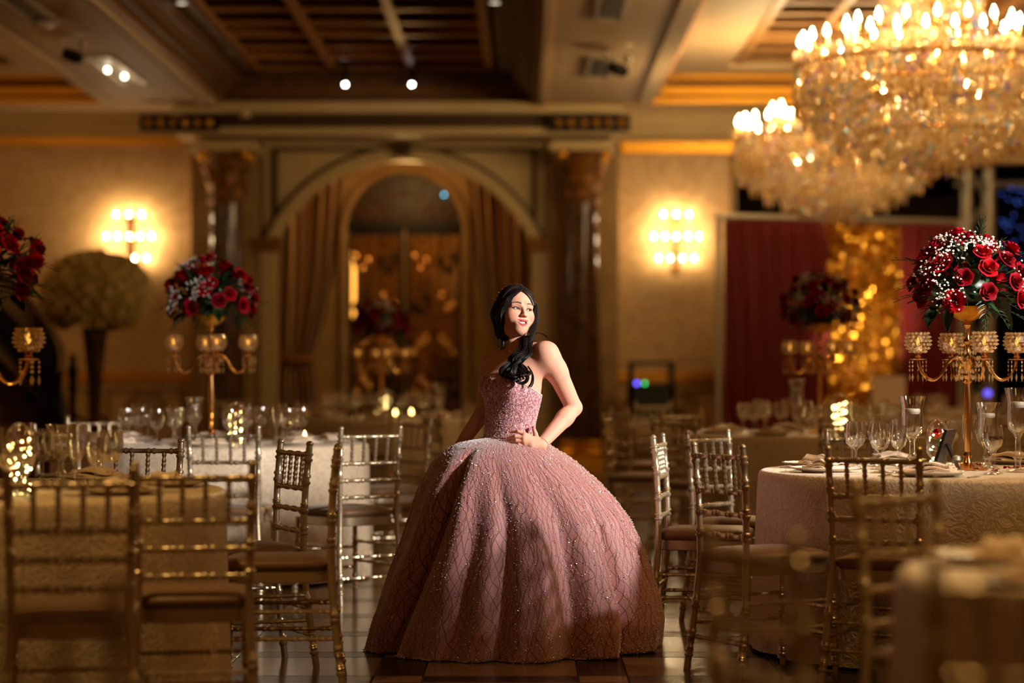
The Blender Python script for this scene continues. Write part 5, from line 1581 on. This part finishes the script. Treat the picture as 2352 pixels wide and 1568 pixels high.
mh = mat('black_brown_hair', srgb(18, 12, 12), .46, spec=.35)
mh2 = mat('dark_brown_hair', srgb(48, 32, 27), .4, spec=.4)
hair = put('hair', np_mesh('hair', Vh-PO, Qh, [mh]), person)
# strands combed from the parting, laid on the surface of the cap
rr = random.Random(21)
NS, NP = 300, 16
D_ = np.zeros((NS, NP, 3)); lift = np.zeros(NS)
for k in range(NS):
    s = -1 if k % 2 else 1
    y0 = .80-1.9*rr.random()
    A_ = np.array((s*.02, y0*.75, 1.05)); B_ = np.array((s*1.30, y0*.55-.05, .35)); C_ = np.array((s*(.85 if y0 > -.4 else .5), -.15-.25*rr.random()+.12*y0, -1.15))
    for j in range(NP):
        v = j/(NP-1)
        D_[k, j] = (1-v)**2*A_+2*v*(1-v)*B_+v*v*C_
    lift[k] = rr.uniform(.0004, .0042)
D_ /= np.linalg.norm(D_, axis=2)[:, :, None]
Dw = (D_.reshape(-1, 3) @ HB)                     # world directions from the middle of the cap
ctr = hw_((0, -.015, .02))
lo_ = np.full(len(Dw), .03); hi_ = np.full(len(Dw), .19)
for _ in range(22):
    mid = (lo_+hi_)/2; p = ctr+Dw*mid[:, None]
    f_ = hair_fn(p[:, 0], p[:, 1], p[:, 2], True)
    lo_ = np.where(f_ < 0, mid, lo_); hi_ = np.where(f_ < 0, hi_, mid)
SP = (ctr+Dw*lo_[:, None]).reshape(NS, NP, 3)
def cap_point(d, off=0.0):
    d = np.array(d, float); d /= np.linalg.norm(d); dw = d @ HB; a_, b_ = .03, .19
    for _ in range(22):
        m_ = (a_+b_)/2; p = ctr+dw*m_
        if hair_fn(p[0:1], p[1:2], p[2:3], True)[0] < 0: a_ = m_
        else: b_ = m_
    return ctr+dw*(a_+off)
st = MB()
for k in range(NS):
    pts = [pv(SP[k, j]+(SP[k, j]-ctr)*(lift[k]/.1)) for j in range(NP)]
    st.tube(pts, [.0010]+[.0021]*(NP-2)+[.0007], 5, 0 if k % 5 else 1)
def front_y(lx_, lz_):
    a_, b_ = -.03, .16
    for _ in range(20):
        m_ = (a_+b_)/2; p = hw_((lx_, m_, lz_))
        if hair_fn(p[0:1], p[1:2], p[2:3], True)[0] < 0: a_ = m_
        else: b_ = m_
    return a_
for s in (-1, 1):
    for k in range(16):
        pts = []
        for j in range(15):
            lz_ = .101-.185*(j/14)**1.15-.0035*k*(1-j/14)*.4
            wv_ = float(np.interp(lz_, [-.09, -.03, .02, .055, .082, .094], [.060, .0665, .0650, .048, .020, .003]))
            lx_ = s*(wv_-.001+.0016*k+.0012*math.sin(j*.7+k))
            pts.append(pv(hw_((lx_, front_y(lx_, lz_)+.0012+.0004*(k % 3), lz_))))
        st.tube(pts, [.0014]+[.0019]*13+[.0007], 5, 0 if k % 5 else 1)
st.build('hair_strands', [mh, mh2], hair)
# side locks framing the cheeks and the wavy tail over her left shoulder
path0 = [W(1150, 745, .03), W(1180, 778, .0), W(1208, 776, -.06), W(1207, 800, -.115), W(1192, 820, -.150), W(1181, 842, -.170), W(1190, 862, -.185), W(1202, 872, -.185)]
def spline(ctrl, n):
    ctrl = [Vector(c) for c in ctrl]; out = []
    m = len(ctrl)-1
    for i in range(n+1):
        t = m*i/n; k = min(int(t), m-1); u = t-k
        p0, p1, p2, p3 = [ctrl[max(0, min(m, k+q))] for q in (-1, 0, 1, 2)]
        out.append(.5*((2*p1)+(p2-p0)*u+(2*p0-5*p1+4*p2-p3)*u*u+(-p0+3*p1-3*p2+p3)*u**3))
    return out
tail = MB()
clumps = [(rr.uniform(0, 6.28), math.sqrt(rr.random()), rr.uniform(0, 6.28), rr.uniform(.8, 1.0), rr.uniform(.7, 1.4)) for _ in range(22)]
for k in range(440):
    a, rad, ph, cut, am = clumps[k % 22]; n = 34
    ja, jr = rr.uniform(0, 6.28), math.sqrt(rr.random())
    base = spline(path0, n); pts = []; cut *= rr.uniform(.93, 1.0)
    for i, p in enumerate(base):
        t = i/n
        if t > cut: break
        wd = interp(t, [0, .15, .3, .42, .6, .78, .9, 1], [.020, .020, .023, .028, .045, .052, .036, .022])
        wave = .012*am*sm(.32, .62, t); jw = .0085*(1-.35*sm(.6, 1, t))
        off = Vector((math.cos(a)*rad*wd, math.sin(a)*rad*wd*.6, math.sin(a+1)*rad*wd*.3))
        off += Vector((wave*math.sin(t*21+ph), wave*.9*math.cos(t*21+ph), .3*wave*math.sin(t*11+ph)))
        off += Vector((math.cos(ja)*jr*jw, math.sin(ja)*jr*jw, .4*math.sin(ja*2)*jr*jw))
        pts.append(p+off-Vector(PO))
    tail.tube(pts, [.0014]*(len(pts)-1)+[.0005], 4, 0 if k % 6 else 1)
for k in range(26):   # the big open curl at the end
    r0 = .0265+rr.uniform(-.006, .006); n = 26; c = W(1198, 866, -.185)
    pts = []
    for i in range(n+1):
        t = i/n; a = 2.3-t*(5.6+rr.uniform(-.02, .02)); r_ = r0*(1-.12*t)
        pts.append(Vector(c)+Vector((r_*math.cos(a)+.003*math.sin(k), -.008*t+.004*math.sin(k*1.7), r_*1.05*math.sin(a)))-Vector(PO))
    tail.tube(pts, [.0017]*n+[.0006], 5)
for (c_, n_) in (([W(1152, 700, -.06), W(1147, 735, -.05), W(1150, 765, -.03), W(1155, 790, -.03), W(1150, 805, -.03)], 9), ([W(1234, 700, -.06), W(1234, 735, -.075), W(1226, 765, -.08), W(1216, 790, -.10)], 26), ([W(1214, 772, -.08), W(1235, 764, -.06), W(1252, 770, -.05), W(1258, 776, -.05)], 4), ([W(1212, 840, -.16), W(1222, 858, -.16), W(1221, 878, -.155), W(1214, 888, -.15)], 6)):
    for k in range(n_):
        o_ = Vector((rr.gauss(0, .0035), rr.gauss(0, .004), rr.gauss(0, .003)))
        tail.tube([p+o_*(.3+i/14)-Vector(PO) for i, p in enumerate(spline(c_, 14))], [.0016]*14+[.0005], 4)
tail.build('ponytail', [mh, mh2], hair)
# ---- tiara, necklace, bracelet, nails
M['silver'] = mat('silver_jewel', srgb(236, 214, 206), .15, 1.0)
tb = MB(); tp = []
for k in range(40):
    th = -1.25+2.5*k/39
    p = cap_point((math.sin(th), .18-.25*abs(math.sin(th)), math.cos(th)*1.0), .0062); tp.append(pv(p))
    tb.octa(pv(p), .0022+.0016*(k % 3 == 0), .0032+.002*(k % 3 == 0), 0, Matrix.Rotation(k, 4, 'Y'))
tb.tube(tp, .0010, 5)
tb.build('tiara', M['silver'], person, False)
br = MB()
ax = (LW-LE)/np.linalg.norm(LW-LE); e1 = np.cross(ax, (0, 0, 1)); e1 /= np.linalg.norm(e1); e2 = np.cross(ax, e1)
cb_ = LW-ax*.012
for k in range(26):
    a = 2*PI*k/26; br.octa(pv(cb_+.0275*(math.cos(a)*e1+math.sin(a)*e2)), .0016, .0022)
br.tube([pv(cb_+.0272*(math.cos(2*PI*k/26)*e1+math.sin(2*PI*k/26)*e2)) for k in range(26)], .0008, 4, closed=True)
br.build('bracelet', M['silver'], person, False)
nlk = MB(); cb_ = W(1183, 800, -.01)
pts = []
for k in range(25):
    a = -.2+PI*1.15*k/24; pts.append(pv(cb_+np.array((.058*math.cos(PI+a), -.062*math.sin(a), -.018*math.sin(a)+.004))))
nlk.tube(pts, .0010, 5); nlk.octa(pts[9], .004, .007); nlk.build('necklace', M['silver'], person, False)
M['nail'] = mat('coral_nail', srgb(232, 96, 104), .2)
for p in nails:
    MB().ball((0, 0, 0), (.0058, .0035, .0046), 8, 6).build('fingernail', M['nail'], person).location = pv(p+np.array((.000, -.0042, .0015)))

# ---- the gown
def gown_mat(name, base, line, scale, thr):
    m = mat(name, base, .55, sheen=.45, bump=(150, .12))
    nt = m.node_tree; b = nt.nodes['Principled BSDF']; tc = nt.nodes['Texture Coordinate']
    nz = nt.nodes.new('ShaderNodeTexNoise'); nz.inputs['Scale'].default_value = scale*.35; nz.inputs['Detail'].default_value = 2
    nt.links.new(tc.outputs['Object'], nz.inputs['Vector'])
    ad = nt.nodes.new('ShaderNodeMix'); ad.data_type = 'RGBA'; ad.blend_type = 'LINEAR_LIGHT'; ad.inputs[0].default_value = .016
    nt.links.new(tc.outputs['Object'], ad.inputs[6]); nt.links.new(nz.outputs['Color'], ad.inputs[7])
    mp = nt.nodes.new('ShaderNodeMapping'); mp.inputs['Scale'].default_value = (1, 1, .30)
    nt.links.new(ad.outputs[2], mp.inputs['Vector'])
    fac = None
    for k, sc in enumerate((scale, scale*.62)):
        vo = nt.nodes.new('ShaderNodeTexVoronoi'); vo.feature = 'DISTANCE_TO_EDGE'; vo.inputs['Scale'].default_value = sc
        nt.links.new(mp.outputs[0], vo.inputs['Vector'])
        mr = nt.nodes.new('ShaderNodeMapRange'); mr.inputs['From Min'].default_value = thr*.4; mr.inputs['From Max'].default_value = thr*(1.0 if k == 0 else .8)
        nt.links.new(vo.outputs['Distance'], mr.inputs['Value'])
        if fac is None: fac = mr.outputs[0]
        else:
            mu = nt.nodes.new('ShaderNodeMath'); mu.operation = 'MULTIPLY'; nt.links.new(fac, mu.inputs[0]); nt.links.new(mr.outputs[0], mu.inputs[1]); fac = mu.outputs[0]
    mx = nt.nodes.new('ShaderNodeMix'); mx.data_type = 'RGBA'
    mx.inputs[6].default_value = line; mx.inputs[7].default_value = base
    nt.links.new(fac, mx.inputs[0]); nt.links.new(mx.outputs[2], b.inputs['Base Color'])
    return m
def net_mat(name, base, line):
    m = mat(name, base, .55, sheen=.5, bump=(170, .15)); nt = m.node_tree; b = nt.nodes['Principled BSDF']
    uv = nt.nodes.new('ShaderNodeUVMap'); uv.uv_map = 'drape'
    mp = nt.nodes.new('ShaderNodeMapping'); mp.inputs['Scale'].default_value = (1, .26, 1); nt.links.new(uv.outputs[0], mp.inputs['Vector'])
    sx = nt.nodes.new('ShaderNodeSeparateXYZ'); nt.links.new(uv.outputs[0], sx.inputs[0])
    def mth(op, a_, b_=None):
        n = nt.nodes.new('ShaderNodeMath'); n.operation = op
        for i, q in enumerate((a_, b_)):
            if q is None: continue
            if isinstance(q, (int, float)): n.inputs[i].default_value = q
            else: nt.links.new(q, n.inputs[i])
        return n.outputs[0]
    fac = None
    for k, (cu_, cv_, ns, amp_, wd_) in enumerate(((120, 10.0, 24, 3.3, .085), (108, -11.0, 21, 3.4, .085), (84, 3.0, 30, 2.8, .07))):
        nz = nt.nodes.new('ShaderNodeTexNoise'); nz.inputs['Scale'].default_value = ns; nz.inputs['Detail'].default_value = 1.5
        off = nt.nodes.new('ShaderNodeVectorMath'); off.operation = 'ADD'; off.inputs[1].default_value = (k*3.7, k*1.3, k*5.1)
        nt.links.new(mp.outputs[0], off.inputs[0]); nt.links.new(off.outputs[0], nz.inputs['Vector'])
        x_ = mth('ADD', mth('ADD', mth('MULTIPLY', sx.outputs[0], cu_), mth('MULTIPLY', sx.outputs[1], cv_)), mth('MULTIPLY', nz.outputs['Fac'], amp_))
        d_ = mth('ABSOLUTE', mth('SUBTRACT', mth('FRACT', x_), .5))
        d_ = mth('DIVIDE', d_, mth('SUBTRACT', 1.0, mth('MULTIPLY', sx.outputs[1], .62)))
        mr = nt.nodes.new('ShaderNodeMapRange'); mr.inputs['From Min'].default_value = wd_*.45; mr.inputs['From Max'].default_value = wd_*1.25
        nt.links.new(d_, mr.inputs['Value'])
        fac = mr.outputs[0] if fac is None else mth('MULTIPLY', fac, mr.outputs[0])
    mx = nt.nodes.new('ShaderNodeMix'); mx.data_type = 'RGBA'; mx.inputs[6].default_value = line; mx.inputs[7].default_value = base
    nt.links.new(fac, mx.inputs[0]); nt.links.new(mx.outputs[2], b.inputs['Base Color']); return m
M['skirt'] = net_mat('pink_tulle', srgb(182, 124, 122), srgb(112, 66, 56))
M['bodice'] = gown_mat('pink_beaded_lace', srgb(230, 176, 182), srgb(150, 88, 92), 110, .12)
M['beads'] = mat('rhinestone', srgb(255, 244, 244), .18, .2, spec=1.0); M['beadv'] = mat('violet_rhinestone', srgb(236, 110, 244), .3, .8); M['beadg'] = mat('gold_bead', srgb(236, 170, 90), .34, .9)  # rhinestones near white, part of their sparkle put into the colour
dress = thing('dress', None, None); dress.parent = person
# bodice shell
nph, nz_ = 150, 46
phis = np.linspace(-PI, PI, nph, endpoint=False)
def ztop(ph):
    a = abs(ph)
    xs_ = [0, .10, .30, .52, .75, 1.05, 1.6, 2.4, PI]; ys_ = [1.118, 1.128, 1.158, 1.166, 1.150, 1.118, 1.082, 1.062, 1.055]
    return sum(interp(a+o_, xs_, ys_) for o_ in (-.09, -.05, 0, .05, .09))/5
zbot = .868
pts = []; shell = []
for j in range(nz_):
    for ph in phis:
        zb_ = zbot-.02*math.exp(-(ph/.5)**2)
        z = zb_+(ztop(ph)-zb_)*j/(nz_-1)
        cx_, cy_ = torso_c(z)
        r = float(torso_R(np.float64(ph), z))+.007-(.004 if j == nz_-1 else 0)
        p = np.array((cx_, cy_, z))+r*(math.sin(ph)*tl+math.cos(ph)*tn)
        pts.append(pv(p)); shell.append((p, math.sin(ph)*tl+math.cos(ph)*tn))
bod = MB().grid(pts, nph, nz_, wrap=True).build('bodice', M['bodice'], dress, True, 180)
bd_ = MB(); rr = random.Random(31)
for k in range(5200):
    j = int(nz_*rr.random()**.9); j = min(j, nz_-1); i = rr.randrange(nph)
    p, n_ = shell[j*nph+i]
    if n_[1] > .35: continue
    p2, _ = shell[min(j+1, nz_-1)*nph+(i+1) % nph]; t = rr.random()
    p = p*(1-t)+p2*t+n_*.0015
    s_ = rr.uniform(.0009, .0019); mi = 0 if rr.random() < .84 else (2 if rr.random() < .8 else 1)
    if mi == 1: s_ = .0022
    bd_.octa(pv(p), s_, s_*.8, mi, Matrix.Rotation(rr.uniform(0, 6), 4, 'X') @ Matrix.Rotation(rr.uniform(0, 6), 4, 'Z'))
for i in range(nph):   # beaded neckline
    for t in (0, .33, .66):
        p = shell[(nz_-1)*nph+i][0]*(1-t)+shell[(nz_-1)*nph+(i+1) % nph][0]*t+shell[(nz_-1)*nph+i][1]*.004
        bd_.octa(pv(p), .0022, .0022, 0, Matrix.Rotation(rr.uniform(0, 6), 4, 'X'))
tag(bd_.build('bodice_beads', [M['beads'], M['beadv'], M['beadg']], dress, False), kind='stuff')
# skirt: outline rows measured left and right of the waist
LY = [1004, 1009, 1014, 1024, 1040, 1058, 1120, 1225, 1308, 1417, 1489, 1503]
LX = [1110, 1086, 1062, 1035, 1010, 993, 957, 921, 888, 852, 838, 842]
RYp = [1004, 1012, 1023, 1054, 1101, 1138, 1188, 1254, 1308, 1362, 1417, 1471, 1503]
RXp = [1226, 1238, 1268, 1318, 1373, 1409, 1446, 1476, 1494, 1512, 1522, 1516, 1500]
nth, nzz = 520, 110
pts = []; snorm = []
BUMPS = ((-2.11, .8, .10), (-1.83, .9, .10), (-1.69, -1.0, .07), (-1.40, .8, .13), (-1.15, -.9, .09), (-.87, .85, .11), (-.68, -1.0, .07), (-.40, .8, .10), (-.22, -.8, .06), (.0, .6, .1), (-2.86, .5, .07), (-2.98, -.7, .05))
def fold(th, t):
    w1 = math.cos(13*th+2.1+.4*math.sin(3*th+1))*.5+.22*math.cos(37*th+.4)
    return w1*.30+.95*sum(a_*math.exp(-((th-.10*(1-t)*math.sin(th*2)-c_)/w_)**2) for c_, a_, w_ in BUMPS)
for j in range(nzz):
    t = j/(nzz-1)
    py = 1004+(1503-1004)*t**1.15
    z = max(.004, pz(py)-(.012*t))
    xl = (interp(py, LY, LX)-VX)/PS; xr = (interp(py, RYp, RXp)-VX)/PS
    c = (xl+xr)/2; rx = (xr-xl)/2
    ry = rx*(1.0 if t > .15 else 1-.15*(1-t/.15)); ry = min(ry, .64) if t > .2 else ry
    amp = .135*sm(.0, .9, t)**.8
    for i in range(nth):
        th = 2*PI*i/nth-PI
        gv = -(2.02+.55*t**.7)
        gap = -1.0*math.exp(-((th-gv)/.085)**2)+.45*math.exp(-((th-gv-.2)/.13)**2)+.35*math.exp(-((th-gv+.22)/.14)**2)
        k = 1+amp*(fold(th, t)-.35)*(.75+.25*math.cos(th*2+2))+.13*gap*sm(0, .18, t)
        x, y = c+rx*k*math.cos(th), PY+ry*k*math.sin(th)
        zz = z+(.018*math.sin(23*th)*0 if t < .97 else .006*math.sin(31*th))
        pts.append(np.array((x, y, max(.003, zz))))
PT_ = np.array(pts)
mb = MB(); mb.grid([pv(p) for p in pts], nth, nzz, wrap=True)
sk = mb.build('skirt', M['skirt'], dress, True, 180)
uvl = sk.data.uv_layers.new(name='drape')
uvs = []
for poly in sk.data.polygons:
    ii = [v % nth for v in poly.vertices]; wrap_ = max(ii)-min(ii) > nth/2
    for v in poly.vertices:
        i_ = v % nth; uvs += [(i_+(nth if wrap_ and i_ < nth/2 else 0))/nth, (v//nth)/(nzz-1)]
uvl.data.foreach_set('uv', uvs)
sb_ = MB(); rr = random.Random(41)
for k in range(14000):
    j = int((nzz-2)*rr.random()**.75); i = rr.randrange(nth)
    p = PT_[j*nth+i]; px_ = PT_[j*nth+(i+1) % nth]; pz2 = PT_[(j+1)*nth+i]
    if p[1] > PY+.12: continue
    nrm = np.cross(px_-p, pz2-p); nrm /= np.linalg.norm(nrm)+1e-9
    q = p+(px_-p)*rr.random()+(pz2-p)*rr.random()
    out = q-np.array((c, PY, q[2]))
    if nrm @ out < 0: nrm = -nrm
    s_ = rr.uniform(.0013, .0030); mi = 0 if rr.random() < .84 else (2 if rr.random() < .8 else 1)
    if mi == 1: s_ = .0034
    sb_.octa(pv(q+nrm*.0016), s_, s_*.8, mi, Matrix.Rotation(rr.uniform(0, 6), 4, 'X') @ Matrix.Rotation(rr.uniform(0, 6), 4, 'Z'))
tag(sb_.build('skirt_beads', [M['beads'], M['beadv'], M['beadg']], dress, False), kind='stuff')
mb = MB(); pts = []
for ph in np.linspace(-PI, PI, 90, endpoint=False):
    zb_ = zbot-.02*math.exp(-(ph/.5)**2); cx_, cy_ = torso_c(zb_); r = float(torso_R(np.float64(ph), zb_))+.012
    pts.append(pv(np.array((cx_, cy_, zb_))+r*(math.sin(ph)*tl+math.cos(ph)*tn)))
for p in pts:
    mb.octa(p, .004, .004, 0, Matrix.Rotation(rr.uniform(0, 6), 4, 'X'))
tag(mb.build('waist_beads', M['beads'], dress, False), kind='stuff')
